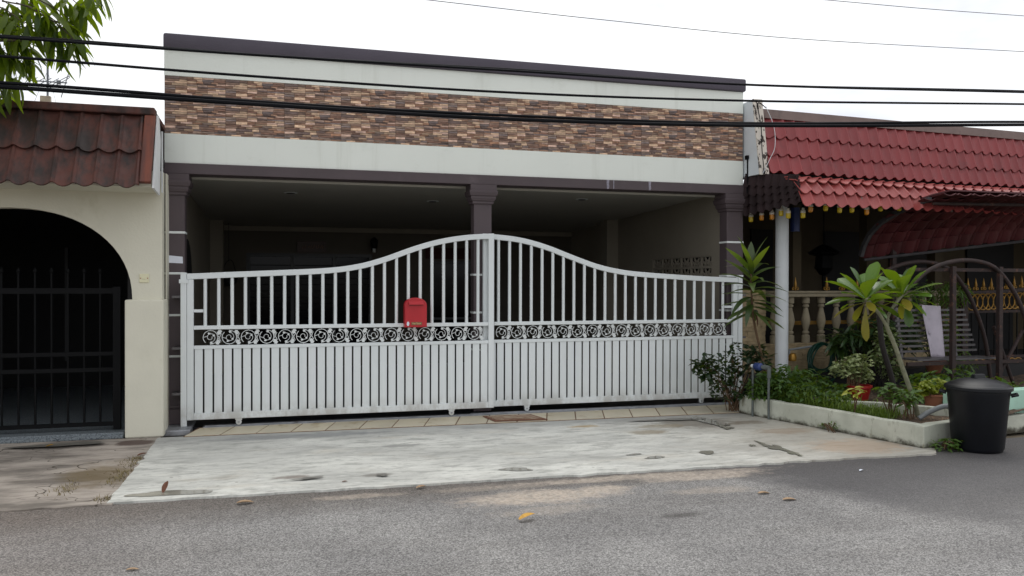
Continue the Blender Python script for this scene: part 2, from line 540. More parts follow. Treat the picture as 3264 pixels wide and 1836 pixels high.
M['coir'] = coir()
M['leaf_mango'] = leafmat('leaf_mango', (48, 74, 22), (100, 118, 34), 0.35, 0.6)
M['leaf_frangi'] = leafmat('leaf_frangi', (46, 80, 26), (84, 120, 34), 0.25, 0.3)
M['leaf_frangi_old'] = leafmat('leaf_frangi_old', (128, 116, 40), (154, 130, 52), 0.4, 0.3)
M['leaf_cordy'] = leafmat('leaf_cordy', (40, 60, 34), (70, 88, 44), 0.35, 0.25)
M['leaf_cordy_young'] = leafmat('leaf_cordy_young', (98, 128, 44), (124, 142, 52), 0.35, 0.35)
M['leaf_dark'] = leafmat('leaf_dark', (22, 42, 24), (44, 66, 36), 0.35, 0.15)
M['leaf_mid'] = leafmat('leaf_mid', (40, 68, 28), (82, 112, 48), 0.5, 0.25)
M['leaf_varieg'] = leafmat('leaf_varieg', (96, 110, 70), (186, 194, 140), 0.5, 0.2)
M['leaf_yellow'] = leafmat('leaf_yellow', (120, 136, 46), (176, 170, 66), 0.45, 0.3)
M['tile_under_shaded'] = pm('tile_under_shaded', (84, 34, 37), 0.6, 0.2, 3, piece=0.2)  # dark red tile backs, underside shade put into the colour
M['trim_grey'] = pm('trim_grey', (62, 60, 62), 0.7, 0.3, 8)
M['banner'] = pm('banner', (58, 16, 16), 0.8, 0.2, 5)
M['cheek_shaded'] = pm('cheek_shaded', (44, 32, 33), 0.7, 0.25, 3, spec=0.2, piece=0.15)  # brown-black version of the red tile, its unlit look put into the colour
M['straw'] = pm('straw', (118, 106, 70), 0.9, 0.3, 30)
M['vent_hole_shade'] = pm('vent_hole_shade', (6, 6, 6), 0.9, 0.1)
M['leaf_dry'] = pm('leaf_dry', (166, 138, 106), 0.7, 0.3, 40)
M['leaf_dry_gold'] = pm('leaf_dry_gold', (196, 148, 40), 0.55, 0.25, 40)
M['leaf_dry_brown'] = pm('leaf_dry_brown', (104, 66, 48), 0.8, 0.3, 40)
M['grass'] = leafmat('grass', (56, 92, 30), (112, 132, 54), 0.6, 0.25)
M['petal_red'] = pm('petal_red', (150, 30, 30), 0.6, 0.2, 30)
M['alu_antenna'] = pm('alu_antenna', (120, 124, 130), 0.4, 0.1, 8, None, None, 0.5)
M['junction_box'] = pm('junction_box', (196, 182, 160), 0.6, 0.2, 14)
M['white_board'] = pm('white_board', (224, 226, 226), 0.7, 0.05, 3, None, ((186, 182, 168), 5, 0.6, 0.8, (1, 1, 0.4)))


# ------------------------------------------------------------------ mesh helpers
class MB:
    def __init__(self):
        self.v, self.f = [], []

    def quad(self, a, b, c, d):
        n = len(self.v)
        self.v += [a, b, c, d]
        self.f.append((n, n + 1, n + 2, n + 3))
        return self

    def box(self, x0, x1, y0, y1, z0, z1):
        n = len(self.v)
        self.v += [(x0, y0, z0), (x1, y0, z0), (x1, y1, z0), (x0, y1, z0), (x0, y0, z1), (x1, y0, z1), (x1, y1, z1), (x0, y1, z1)]
        for q in ((0, 3, 2, 1), (4, 5, 6, 7), (0, 1, 5, 4), (1, 2, 6, 5), (2, 3, 7, 6), (3, 0, 4, 7)):
            self.f.append(tuple(n + i for i in q))
        return self

    def hexa(self, p):
        n = len(self.v)
        self.v += [tuple(q) for q in p]
        for q in ((0, 3, 2, 1), (4, 5, 6, 7), (0, 1, 5, 4), (1, 2, 6, 5), (2, 3, 7, 6), (3, 0, 4, 7)):
            self.f.append(tuple(n + i for i in q))
        return self

    def prism(self, poly, y0, y1, plane='xz'):
        """closed outline extruded; plane xz extrudes along y, xy along z, yz along x"""
        n, k = len(self.v), len(poly)
        for d in (y0, y1):
            for a, b in poly:
                self.v.append({'xz': (a, d, b), 'xy': (a, b, d), 'yz': (d, a, b)}[plane])
        self.f.append(tuple(range(n, n + k)))
        self.f.append(tuple(range(n + 2 * k - 1, n + k - 1, -1)))
        for i in range(k):
            j = (i + 1) % k
            self.f.append((n + i, n + k + i, n + k + j, n + j))
        return self

    def tube(self, pts, r, n=8, cap=True):
        pts = [Vector(p) for p in pts]
        rs = r if isinstance(r, (list, tuple)) else [r] * len(pts)
        prev = None
        base = len(self.v)
        for i, p in enumerate(pts):
            t = (pts[min(i + 1, len(pts) - 1)] - pts[max(i - 1, 0)])
            t = t.normalized() if t.length > 1e-9 else Vector((0, 0, 1))
            if prev is None:
                a = t.orthogonal().normalized()
            else:
                a = (prev - t * prev.dot(t))
                a = a.normalized() if a.length > 1e-6 else t.orthogonal().normalized()
            prev = a
            b = t.cross(a)
            for k in range(n):
                an = 2 * pi * k / n
                self.v.append(tuple(p + (a * cos(an) + b * sin(an)) * rs[i]))
        for i in range(len(pts) - 1):
            for k in range(n):
                q = base + i * n
                self.f.append((q + k, q + (k + 1) % n, q + n + (k + 1) % n, q + n + k))
        if cap:
            self.f.append(tuple(base + k for k in range(n - 1, -1, -1)))
            e = base + (len(pts) - 1) * n
            self.f.append(tuple(e + k for k in range(n)))
        return self

    def lathe(self, prof, c, n=24, cap=True):
        base = len(self.v)
        for r, z in prof:
            for k in range(n):
                a = 2 * pi * k / n
                self.v.append((c[0] + r * cos(a), c[1] + r * sin(a), c[2] + z))
        for i in range(len(prof) - 1):
            for k in range(n):
                q = base + i * n
                self.f.append((q + k, q + (k + 1) % n, q + n + (k + 1) % n, q + n + k))
        if cap:
            self.f.append(tuple(base + k for k in range(n - 1, -1, -1)))
            e = base + (len(prof) - 1) * n
            self.f.append(tuple(e + k for k in range(n)))
        return self

    def mesh(self, name, bevel=0.0, smooth=False, seg=2):
        me = bpy.data.meshes.new(name)
        me.from_pydata(self.v, [], self.f)
        bm = bmesh.new()
        bm.from_mesh(me)
        bmesh.ops.recalc_face_normals(bm, faces=bm.faces)
        if bevel:
            bmesh.ops.bevel(bm, geom=[e for e in bm.edges if len(e.link_faces) == 2 and e.calc_face_angle(0) > 0.5], offset=bevel, segments=seg, affect='EDGES', profile=0.5)
        bm.to_mesh(me)
        bm.free()
        if smooth:
            for p in me.polygons:
                p.use_smooth = True
            me.set_sharp_from_angle(angle=radians(40))
        return me

    def build(self, name, mat, parent=None, bevel=0.0, smooth=False, seg=2):
        return link(name, self.mesh(name, bevel, smooth, seg), mat, parent)


def link(name, me, mat, parent=None, mw=None):
    o = bpy.data.objects.new(name, me)
    if mat and not me.materials:
        me.materials.append(M[mat] if isinstance(mat, str) else mat)
    COL.objects.link(o)
    if mw is not None:
        o.matrix_basis = mw
    if parent is not None:
        adopt(o, parent)
    return o


def adopt(o, parent):
    o.parent = parent
    if parent.type == 'EMPTY':
        o.matrix_parent_inverse = Matrix.Translation(-parent.location)
    else:
        o.matrix_parent_inverse = parent.matrix_basis.inverted()


def thing(name, label, cat, loc, group=None):
    o = bpy.data.objects.new(name, None)
    o.location = loc
    o.empty_display_size = 0.2
    COL.objects.link(o)
    return tag(o, label, cat, group)


def tag(o, label, cat, group=None):
    o['label'] = label
    o['category'] = cat
    if group:
        o['group'] = group
    return o


def struct(o, kind='structure'):
    o['kind'] = kind
    return o


def frame_mat(o, ex, es, en):
    m = Matrix((ex, es, en)).transposed().to_4x4()
    m.translation = o
    return m


def catmull(pts, n=6):
    pts = [Vector(p) for p in pts]
    P = [pts[0] * 2 - pts[1]] + pts + [pts[-1] * 2 - pts[-2]]
    r = []
    for i in range(1, len(P) - 2):
        for k in range(n):
            t = k / n
            a, b, c, d = P[i - 1], P[i], P[i + 1], P[i + 2]
            r.append(0.5 * ((2 * b) + (c - a) * t + (2 * a - 5 * b + 4 * c - d) * t * t + (3 * b - a - 3 * c + d) * t ** 3))
    r.append(pts[-1])
    return r


# ------------------------------------------------------------------ ground
def sheet(name, poly, z, mat, thick=0.0, kind='structure'):
    b = MB()
    if thick:
        b.prism(poly, z - thick, z, 'xy')
    else:
        n = len(b.v)
        b.v += [(x, y, z) for x, y in poly]
        b.f.append(tuple(range(n, n + len(poly))))
    return struct(b.build(name, mat), kind)


sheet('ground', [(-400, -400), (400, -400), (400, 600), (-400, 600)], -0.05, 'ground')
sheet('road', [(-60, -9.6 - 4), (60, -9.6 - 4), (60, -2.6), (-60, -2.6)], -0.016, 'asphalt')


def jag(a, b, n, amp, seed):
    rr = random.Random(seed)
    pts = []
    for i in range(n):
        t = i / n
        off = 0 if i == 0 else rr.uniform(-amp, amp)
        d = Vector((b[0] - a[0], b[1] - a[1]))
        nn = Vector((-d.y, d.x)).normalized()
        p = Vector(a) + d * t + nn * off
        pts.append((p.x, p.y))
    return pts


drive = (jag((-1.135, -0.44), (-1.13, -1.35), 8, 0.006, 1) + jag((-1.13, -1.35), (-1.13, -2.0), 12, 0.022, 2) + jag((-1.13, -2.0), (-1.14, -2.86), 9, 0.008, 3)
         + jag((-1.14, -2.86), (1.74, -2.955), 40, 0.012, 4) + jag((1.74, -2.955), (5.66, -3.055), 50, 0.022, 5)
         + [(5.66, -3.055), (5.80, -2.90), (5.26, -0.60), (5.2, -0.42)])
sheet('driveway', drive, 0.0, 'concrete', 0.045)
apron = jag((-1.12, -0.36), (-1.10, -2.90), 6, 0.0, 6) + jag((-1.10, -2.90), (-6.0, -2.78), 45, 0.03, 7) + [(-6.0, -2.78), (-6.0, -0.30)]
sheet('pavement', apron, -0.006, 'old_concrete', 0.04)
# threshold: grout bed, single row of beige tiles, steel gate track
tb = sheet('threshold', [(-0.90, -0.475), (5.19, -0.605), (5.42, 0.02), (-0.80, 0.02)], 0.005, 'grout', 0.04)
NTILE = 18
for i in range(NTILE):
    def ln(t):
        a = Vector((-0.895 + (5.185 + 0.895) * t, -0.47 - 0.128 * t))
        b = Vector((-0.79 + (5.40 + 0.79) * t, -0.045))
        return a, b
    a0, b0 = ln(i / NTILE + 0.0012)
    a1, b1 = ln((i + 1) / NTILE - 0.0012)
    zt = 0.010 + random.uniform(-0.0012, 0.0012)
    MB().prism([(a0.x, a0.y), (a1.x, a1.y), (b1.x, b1.y), (b0.x, b0.y)], 0.002, zt, 'xy').build('tile', 'beige_tile', tb)
trk = thing('gate_track', 'grey steel sliding gate track along the tiled threshold', 'track', (2.3, -0.02, 0.01))
MB().box(-0.76, 5.62, -0.044, 0.12, 0.0055, 0.014).build('base_plate', 'steel', trk)
MB().tube([(-0.74, -0.012, 0.018), (5.5, -0.012, 0.018)], 0.008, 6).build('rail', 'steel', trk)
MB().tube([(2.1, 0.055, 0.018), (5.6, 0.055, 0.018)], 0.008, 6).build('rail', 'steel', trk)


# puddles: shallow water and damp marks lying in hollows of the slab
PUD = [0]


def puddle(c, rx, ry, rot, seed, mat='water', n=30, amp=0.25, z=0.004):
    rr = random.Random(seed)
    ph = [rr.uniform(0, 6.28) for _ in range(6)]
    poly = []
    for i in range(n):
        a = 2 * pi * i / n
        k = 1 + amp * (0.5 * sin(2 * a + ph[0]) + 0.4 * sin(3 * a + ph[1]) + 0.35 * sin(5 * a + ph[2]) + 0.2 * sin(9 * a + ph[3]))
        x, y = rx * k * cos(a), ry * k * sin(a)
        poly.append((c[0] + x * cos(rot) - y * sin(rot), c[1] + x * sin(rot) + y * cos(rot)))
    PUD[0] += 1
    return sheet('puddle', poly, z + 0.0005 * PUD[0] - 0.001, mat)


puddle((-0.75, -2.72), 0.28, 0.075, 0.0, 11)
puddle((1.85, -2.67), 0.125, 0.062, -0.2, 12)
puddle((3.14, -2.56), 0.085, 0.05, 0.2, 13)
puddle((3.02, -2.40), 0.07, 0.03, 0.1, 14)
puddle((3.68, -2.50), 0.07, 0.075, -0.1, 15)
for px_, py_, rx_, ry_, ro_, sd_ in ((4.385, -2.30, .10, .016, 1.60, 16), (4.40, -2.50, .12, .030, 1.64, 27), (4.36, -2.46, .09, .018, 1.5, 28), (4.41, -2.70, .10, .018, 1.60, 29), (4.405, -2.82, .05, .010, 1.55, 30), (4.24, -2.34, .04, .012, 1.5, 26), (4.46, -0.86, .14, .05, 1.7, 17), (4.52, -1.06, .15, .045, 1.8, 35), (4.50, -1.28, .12, .030, 1.7, 36), (4.50, -1.46, .09, .024, 1.65, 37), (4.60, -1.30, .05, .015, 1.6, 38)):
    puddle((px_, py_), rx_, ry_ * 1.9, ro_, sd_, amp=0.6)
puddle((4.15, -0.86), 0.34, 0.07, -0.1, 18, 'damp', amp=0.5)
puddle((0.78, -2.60), 0.05, 0.04, 0.0, 19, 'damp')
puddle((0.22, -2.56), 0.12, 0.03, 0.1, 20, 'damp', amp=0.5)
puddle((-1.95, -0.60), 0.36, 0.085, 0.05, 21, 'damp', z=-0.002)

# ------------------------------------------------------------------ main house
X0, X1, YF = -1.150, 5.655, 0.12
house = thing('terrace_house', 'single-storey terrace house with white parapet, stone-look band and deep dark porch', 'house', (2.25, 3.0, 0))
# parapet (hollow boxes behind the front face)
MB().box(X0 + 0.012, X1 - 0.005, YF + 0.03, YF + 0.25, 2.756, 4.0).build('parapet_wall', 'white_wall', house, 0.006)
MB().box(X0, X1 + 0.02, YF - 0.05, YF + 0.27, 3.935, 4.095).build('cornice', 'cornice_paint', house, 0.022, True)
MB().box(X0 + 0.006, X1 - 0.002, YF - 0.012, YF + 0.03, 3.662, 3.934).build('upper_band', 'white_wall', house, 0.004)
MB().box(X0 + 0.006, X1 - 0.002, YF - 0.014, YF + 0.03, 2.757, 3.062).build('lower_band', 'white_wall', house, 0.004)
bm_ = MB().box(X0 - 0.02, X1 + 0.01, YF - 0.035, YF + 0.22, 2.645, 2.755).build('beam', 'brown_paint', house, 0.005)
for xs, ww in ((3.80, 0.035), (3.875, 0.012), (4.35, 0.035)):
    p = [(xs - ww / 2, 2.754), (xs + ww / 2, 2.754), (xs + ww * 0.35, 2.71), (xs + ww * 0.5, 2.67), (xs + ww * 0.2, 2.647), (xs - ww * 0.3, 2.647), (xs - ww * 0.45, 2.70)]
    MB().prism(p, YF - 0.0375, YF - 0.0352).build('limewash_run', 'limewash', bm_)

# ledge-stone tiles: one moulded tile of stacked stone strips, repeated like the real product
PAL = [((126, 105, 92), 6), ((140, 112, 92), 5), ((136, 122, 112), 4), ((106, 92, 88), 3), ((186, 164, 138), 7), ((116, 108, 108), 3), ((92, 80, 76), 2), ((150, 116, 92), 3), ((176, 154, 140), 5), ((126, 98, 84), 4)]
PALW = [c for c, n in PAL for _ in range(n)]


def stone_tile_mesh(name, W, H, seed, pal, hrow=(0.015, 0.031), lrow=(0.06, 0.20)):
    rr = random.Random(seed)
    b, cols = MB(), []
    rects, todo = [], [(0.0, 0.0, W, H)]
    while todo:
        x, z, w, h = todo.pop()
        if h > hrow[1] and (h > w * 0.45 or rr.random() < 0.62):
            t = rr.uniform(0.36, 0.64)
            todo += [(x, z, w, h * t), (x, z + h * t, w, h * (1 - t))]
        elif w > lrow[1] or (w > lrow[0] * 2.2 and rr.random() < 0.55):
            t = rr.uniform(0.32, 0.68)
            todo += [(x, z, w * t, h), (x + w * t, z, w * (1 - t), h)]
        elif h > hrow[1]:
            t = rr.uniform(0.36, 0.64)
            todo += [(x, z, w, h * t), (x, z + h * t, w, h * (1 - t))]
        else:
            rects.append((x, z, w, h))
    prev = None
    for x, z, l, hh in rects:
        c = rr.choice(pal)
        while c == prev:
            c = rr.choice(pal)
        prev = c
        k = rr.uniform(0.85, 1.15)
        mc = sum(c) / 3
        cc = lin(tuple(min(255, (mc + (v - mc) * 0.85) * k * g_) for v, g_ in zip(c, (1.12, 1.06, 1.03))))
        d = rr.uniform(0.002, 0.009)
        dz0, dz1 = rr.uniform(-0.004, 0.004), rr.uniform(-0.004, 0.004)
        g = 0.0006
        a0, a1, c0, c1 = x + g, x + l - g, z + g * 0.6, z + hh - g * 0.6
        zz = lambda v: min(max(v, 0), H)
        b.hexa([(a0, 0.004, c0), (a1, 0.004, c0), (a1, 0.004, c1), (a0, 0.004, c1),
                (a0 + 0.0015, -d, zz(c0 + 0.002 + dz0 * 0.5)), (a1 - 0.0015, -d - rr.uniform(-.003, .003), zz(c0 + 0.002 - dz0 * 0.5)), (a1 - 0.0015, -d * 0.8, zz(c1 - 0.002 + dz1 * 0.5)), (a0 + 0.0015, -d * 0.8, zz(c1 - 0.002 - dz1 * 0.5))])
        cols += [cc] * 8
    me = bpy.data.meshes.new(name)
    me.from_pydata(b.v, [], b.f)
    ca = me.color_attributes.new('Col', 'FLOAT_COLOR', 'POINT')
    for i, c in enumerate(cols):
        ca.data[i].color = c
    bm = bmesh.new()
    bm.from_mesh(me)
    bmesh.ops.recalc_face_normals(bm, faces=bm.faces)
    bm.to_mesh(me)
    bm.free()
    return me


TW, TH = 0.598, 0.299
MB().box(X0 + 0.008, X1 - 0.004, YF - 0.002, YF + 0.03, 3.0625, 3.6615).build('cladding_bed', 'stone_base', house)
tmA = stone_tile_mesh('stone_tile', TW, TH, 8, PALW)
lastw = (X1 - 0.006) - (X0 + 0.009) - 11 * (TW + 0.0008)
tmB = stone_tile_mesh('stone_tile_cut', lastw, TH, 8, PALW)
for r in range(2):
    for c in range(12):
        link('stone_tile', tmA if c < 11 else tmB, 'ledge_stone', house, Matrix.Translation((X0 + 0.009 + c * (TW + 0.0008), YF - 0.0045, 3.0635 + r * (TH + 0.0005))))


# pillars: shaft, stepped capital, white bands, plinth
def pillar(xa, xb, depth, name='pillar', base=True):
    sh = MB().box(xa, xb, YF, YF + depth, 0.03, 2.46).build('pillar', 'brown_paint', house, 0.008)
    cx, cy = (xa + xb) / 2, YF + depth / 2
    hx, hy = (xb - xa) / 2, depth / 2
    prof = [(0.006, 2.42), (0.018, 2.43), (0.018, 2.452), (0.030, 2.462), (0.040, 2.49), (0.040, 2.51), (0.052, 2.52), (0.060, 2.555), (0.060, 2.575), (0.048, 2.58), (0.048, 2.644)]
    b = MB()
    for e, z in prof:
        b.v += [(cx - hx - e, cy - hy - e, z), (cx + hx + e, cy - hy - e, z), (cx + hx + e, cy + hy + e, z), (cx - hx - e, cy + hy + e, z)]
    for i in range(len(prof) - 1):
        for k in range(4):
            b.f.append((i * 4 + k, i * 4 + (k + 1) % 4, i * 4 + 4 + (k + 1) % 4, i * 4 + 4 + k))
    b.f.append((3, 2, 1, 0))
    n = len(b.v)
    b.f.append((n - 4, n - 3, n - 2, n - 1))
    b.build('capital', 'brown_paint', sh)
    for z in (2.035, 1.608, 1.172, 0.742):
        MB().box(xa - 0.004, xb + 0.004, YF - 0.004, YF + depth + 0.004, z - 0.012, z + 0.012).build('band', 'white_band', sh, 0.004)
    if base:
        MB().box(xa - 0.015, xb + 0.015, YF - 0.015, YF + depth + 0.015, 0.03, 0.19).build('base', 'brown_paint', sh, 0.006)
        MB().box(xa - 0.015, xb + 0.015, YF - 0.016, YF + depth + 0.016, 0.195, 0.235).build('base_moulding', 'brown_paint', sh, 0.012)


pillar(-1.168, -0.948, 0.20)
pillar(2.155, 2.367, 0.16, base=False)
pillar(5.432, 5.665, 0.18)
MB().box(-1.19, -0.86, -0.24, YF + 0.25, -0.03, 0.029).build('plinth', 'steel', house, 0.01)

# porch interior
YB = 6.0
zc = lambda y: 2.70 - 0.032 * y
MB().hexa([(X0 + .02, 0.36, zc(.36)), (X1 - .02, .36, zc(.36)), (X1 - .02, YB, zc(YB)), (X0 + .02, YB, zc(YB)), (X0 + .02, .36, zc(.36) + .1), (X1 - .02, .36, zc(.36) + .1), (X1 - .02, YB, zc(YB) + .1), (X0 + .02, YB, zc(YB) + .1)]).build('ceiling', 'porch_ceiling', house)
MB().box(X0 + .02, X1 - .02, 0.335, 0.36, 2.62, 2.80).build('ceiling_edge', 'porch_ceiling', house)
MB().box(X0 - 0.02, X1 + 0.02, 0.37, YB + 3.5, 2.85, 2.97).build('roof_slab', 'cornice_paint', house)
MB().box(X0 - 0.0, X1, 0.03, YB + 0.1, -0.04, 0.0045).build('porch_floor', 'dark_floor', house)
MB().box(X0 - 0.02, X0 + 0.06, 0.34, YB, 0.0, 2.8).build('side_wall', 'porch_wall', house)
# right side wall with two rows of vent blocks set in an opening
XR0, XR1 = 5.50, 5.62
vy0, vy1, vz0, vz1 = 0.62, 2.38, 1.575, 1.885
MB().box(XR0, XR1, 0.31, vy0, 0.0, 2.8).box(XR0, XR1, vy1, YB, 0.0, 2.8).box(XR0, XR1, vy0, vy1, 0.0, vz0).box(XR0, XR1, vy0, vy1, vz1, 2.8).build('side_wall', 'porch_wall', house)


def vent_mesh(W=0.293, H=0.155):
    b = MB()
    t = 0.016
    b.box(0, .03, 0, t, 0, H).box(0, .03, W - t, W, 0, H).box(0, .03, t, W - t, 0, t).box(0, .03, t, W - t, H - t, H)
    for s in (-1, 1):
        c = Vector((0.04, W / 2, t))
        for a in (35, 65):
            pass
    # fan of ribs and two quarter rings
    for a in (28, 62, 118, 152):
        e = Vector((0, cos(radians(a)) * 0.135, sin(radians(a)) * 0.135))
        p0 = Vector((0.04, W / 2, t))
        p1 = Vector((0.04, min(max(W / 2 + e.y, t), W - t), min(t + e.z, H - t)))
        d = (p1 - p0).normalized()
        n = Vector((0, -d.z, d.y)) * 0.011
        b.hexa([(.01, *(p0 - n).yz), (.01, *(p1 - n).yz), (.01, *(p1 + n).yz), (.01, *(p0 + n).yz), (.028, *(p0 - n).yz), (.028, *(p1 - n).yz), (.028, *(p1 + n).yz), (.028, *(p0 + n).yz)])
    pr = None
    for i in range(9):
        a = pi * i / 8
        p = Vector((0, W / 2 + cos(a) * 0.075, t + sin(a) * 0.075))
        if pr is not None:
            d = (p - pr).normalized()
            n = Vector((0, -d.z, d.y)) * 0.011
            b.hexa([(.012, *(pr - n).yz), (.012, *(p - n).yz), (.012, *(p + n).yz), (.012, *(pr + n).yz), (.026, *(pr - n).yz), (.026, *(p - n).yz), (.026, *(p + n).yz), (.026, *(pr + n).yz)])
        pr = p
    return b.mesh('vent_block')


vm = vent_mesh()
for r in range(2):
    for c in range(6):
        link('vent_block', vm, 'porch_wall', house, Matrix.Translation((XR0 + 0.01, vy0 + c * 0.2933, vz0 + r * 0.155)))
MB().box(5.64, 5.665, 0.31, YB, 0.0, 2.8).build('vent_dark_backing', 'vent_hole_shade', house)  # added near-black sheet, paints the dark seen through the vent holes
# back wall with openings filled by window and door
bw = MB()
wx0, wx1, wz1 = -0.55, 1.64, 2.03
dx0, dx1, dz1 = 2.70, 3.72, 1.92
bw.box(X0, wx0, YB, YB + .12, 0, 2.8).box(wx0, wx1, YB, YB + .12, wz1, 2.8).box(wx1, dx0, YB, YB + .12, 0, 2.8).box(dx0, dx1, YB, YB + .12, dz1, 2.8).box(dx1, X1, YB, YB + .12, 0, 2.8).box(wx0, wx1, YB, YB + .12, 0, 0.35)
bw.build('back_wall', 'porch_wall_shaded', house)
MB().box(X0 + 0.061, XR0, YB - 0.05, YB - 0.001, 2.42, 2.50).build('ceiling_moulding', 'porch_wall', house)
win = MB().box(wx0, wx1, YB + .10, YB + .11, 0.35, wz1).build('window', 'glass_dark', house)
fr = MB().box(wx0, wx1, YB + .02, YB + .08, wz1 - .06, wz1).box(wx0, wx1, YB + .02, YB + .08, .35, .41)
for x in (wx0, 0.20, 0.93, wx1 - .06):
    fr.box(x, x + .06, YB + .02, YB + .08, .41, wz1 - .06)
fr.build('frame', 'win_frame', win)
for i in range(12):
    z = 0.55 + i * 0.115
    MB().box(wx0 + .06, wx1 - .06, YB + .04, YB + .05, z, z + .010).build('grille_bar', 'black_metal', win)
dr = MB().box(dx0, dx1, YB + .08, YB + .10, 0, dz1).build('door', 'glass_dark', house)
MB().box(dx0, dx0 + .05, YB + .02, YB + .07, 0, dz1 - .05).box(dx1 - .05, dx1, YB + .02, YB + .07, 0, dz1 - .05).box(dx0, dx1, YB + .02, YB + .07, dz1 - .05, dz1).box(3.19, 3.22, YB + .02, YB + .07, 0, dz1 - .05).box(dx0 + .05, dx1 - .05, YB + .02, YB + .065, .82, .86).build('frame', 'win_frame', dr)
# inner pier beside the right wall and arch recess pier on the left
MB().box(5.30, 5.499, 3.7, 4.0, 0.0, 2.6).build('pier', 'porch_wall', house)
MB().box(X0 + 0.061, X0 + 0.26, 5.2, 5.5, 0.0, 2.6).build('pier', 'porch_wall', house)
pts = [(1.2, 0.0), (1.2, 1.55)] + [(1.75 - 0.55 * cos(a), 1.55 + 0.5 * sin(a)) for a in [pi * i / 10 for i in range(11)]] + [(2.3, 0.0)]
MB().prism(pts, X0 + 0.0605, X0 + 0.065, 'yz').build('doorway', 'interior_dark', house)
for x, y in ((0.14, 1.6), (2.02, 2.0), (3.95, 1.35)):
    dl = MB().lathe([(0.075, 0.0), (0.085, -0.004), (0.085, -0.010), (0.06, -0.012)], (x, y, zc(y) - 0.001), 20).build('downlight', 'casting', house)
    MB().lathe([(0.055, -0.0125), (0.05, -0.016), (0.02, -0.018)], (x, y, zc(y) - 0.001), 16).build('diffuser', 'interior_dark', dl)

pl = thing('wall_plaque', 'carved brown wooden plaque above the porch window', 'plaque', (0.56, YB - .03, 2.05))
MB().box(.31, .81, YB - .03, YB - .001, 2.05, 2.25).build('board', 'timber_dark', pl, 0.006)
MB().box(.31, .81, YB - .045, YB - .031, 2.225, 2.25).box(.31, .81, YB - .045, YB - .031, 2.05, 2.072).box(.31, .335, YB - .045, YB - .031, 2.073, 2.224).box(.785, .81, YB - .045, YB - .031, 2.073, 2.224).build('frame', 'timber_dark', pl)
sq = MB()
for x0, pts in ((.40, [(0, 0), (.02, .05), (.05, .01), (.06, .06)]), (.50, [(0, .02), (.03, .06), (.04, 0)]), (.56, [(0, .07), (.01, .0), (.04, .02), (.05, .07)]), (.64, [(0, .06), (.02, .0), (.05, .03), (.04, .07)]), (.71, [(0, .01), (.03, .06), (.05, .05), (.045, 0)])):
    sq.tube([(x0 + a, YB - .034, 2.115 + c) for a, c in pts], 0.006, 5)
sq.build('carving', 'label_gold', pl)
wl = thing('wall_lamp', 'small dark lantern on the porch wall between window and door', 'lamp', (1.66, YB - .02, 2.1))
MB().box(1.62, 1.70, YB - .015, YB - .001, 2.10, 2.20).tube([(1.66, YB - .015, 2.16), (1.66, YB - .10, 2.19)], .008, 6).build('bracket', 'black_metal', wl)
MB().lathe([(0.02, 0.33), (0.075, 0.27), (0.07, 0.26), (0.055, 0.15), (0.05, 0.13)], (1.66, YB - .12, 2.0), 6).build('lantern', 'black_metal', wl)
MB().lathe([(0.03, 0.14), (0.03, 0.06)], (1.66, YB - .12, 2.0), 8).build('lamp_glass', 'casting', wl)
bn = thing('wall_banner', 'red banner strip above the porch door', 'banner', (3.2, YB - .02, 1.95))
MB().box(2.62, 3.75, YB - .02, YB - .004, 1.96, 2.16).build('cloth', 'banner', bn)
hp = thing('hanging_planter', 'dark hanging planter by the left end of the porch window', 'planter', (-0.82, 5.6, 1.45))
MB().lathe([(0.06, 0), (0.13, 0.06), (0.15, 0.16), (0.14, 0.17)], (-0.82, 5.6, 1.45), 14).build('pot', 'interior_dark', hp)
MB().tube(catmull([(-0.95, 5.6, 1.6), (-0.86, 5.6, 1.85), (-0.76, 5.6, 1.87), (-0.69, 5.6, 1.6)], 5), .006, 5).tube([(-.82, 5.6, 1.87), (-.82, 5.6, zc(5.6))], .004, 5).build('hanger', 'black_metal', hp)

note = tag(MB().hexa([(-1.105, YF - .0045, 1.718), (-.965, YF - .0045, 1.712), (-.965, YF - .001, 1.712), (-1.105, YF - .001, 1.718), (-1.108, YF - .0045, 1.795), (-.967, YF - .007, 1.782), (-.967, YF - .003, 1.782), (-1.108, YF - .001, 1.795)]).build('notice_sheet', 'paper'), 'blank white notice sheet stuck on the brown pillar above the gate post', 'notice')

# ------------------------------------------------------------------ gate
TOP1 = [(-0.914, 1.603), (-0.48, 1.625), (-0.11, 1.642), (0.17, 1.654), (0.46, 1.669), (0.61, 1.682), (0.80, 1.710), (1.00, 1.760), (1.23, 1.840), (1.41, 1.914), (1.716, 2.005), (2.02, 2.057), (2.356, 2.080)]
TOP2 = [(2.245, 2.082), (2.367, 2.075), (2.68, 2.048), (3.007, 1.967), (3.341, 1.842), (3.682, 1.727), (4.03, 1.664), (4.383, 1.638), (4.928, 1.607), (5.537, 1.584)]


def interp(pts, x):
    for (a, za), (b, zb) in zip(pts, pts[1:]):
        if a <= x <= b:
            return za + (zb - za) * (x - a) / (b - a)
    return pts[-1][1]


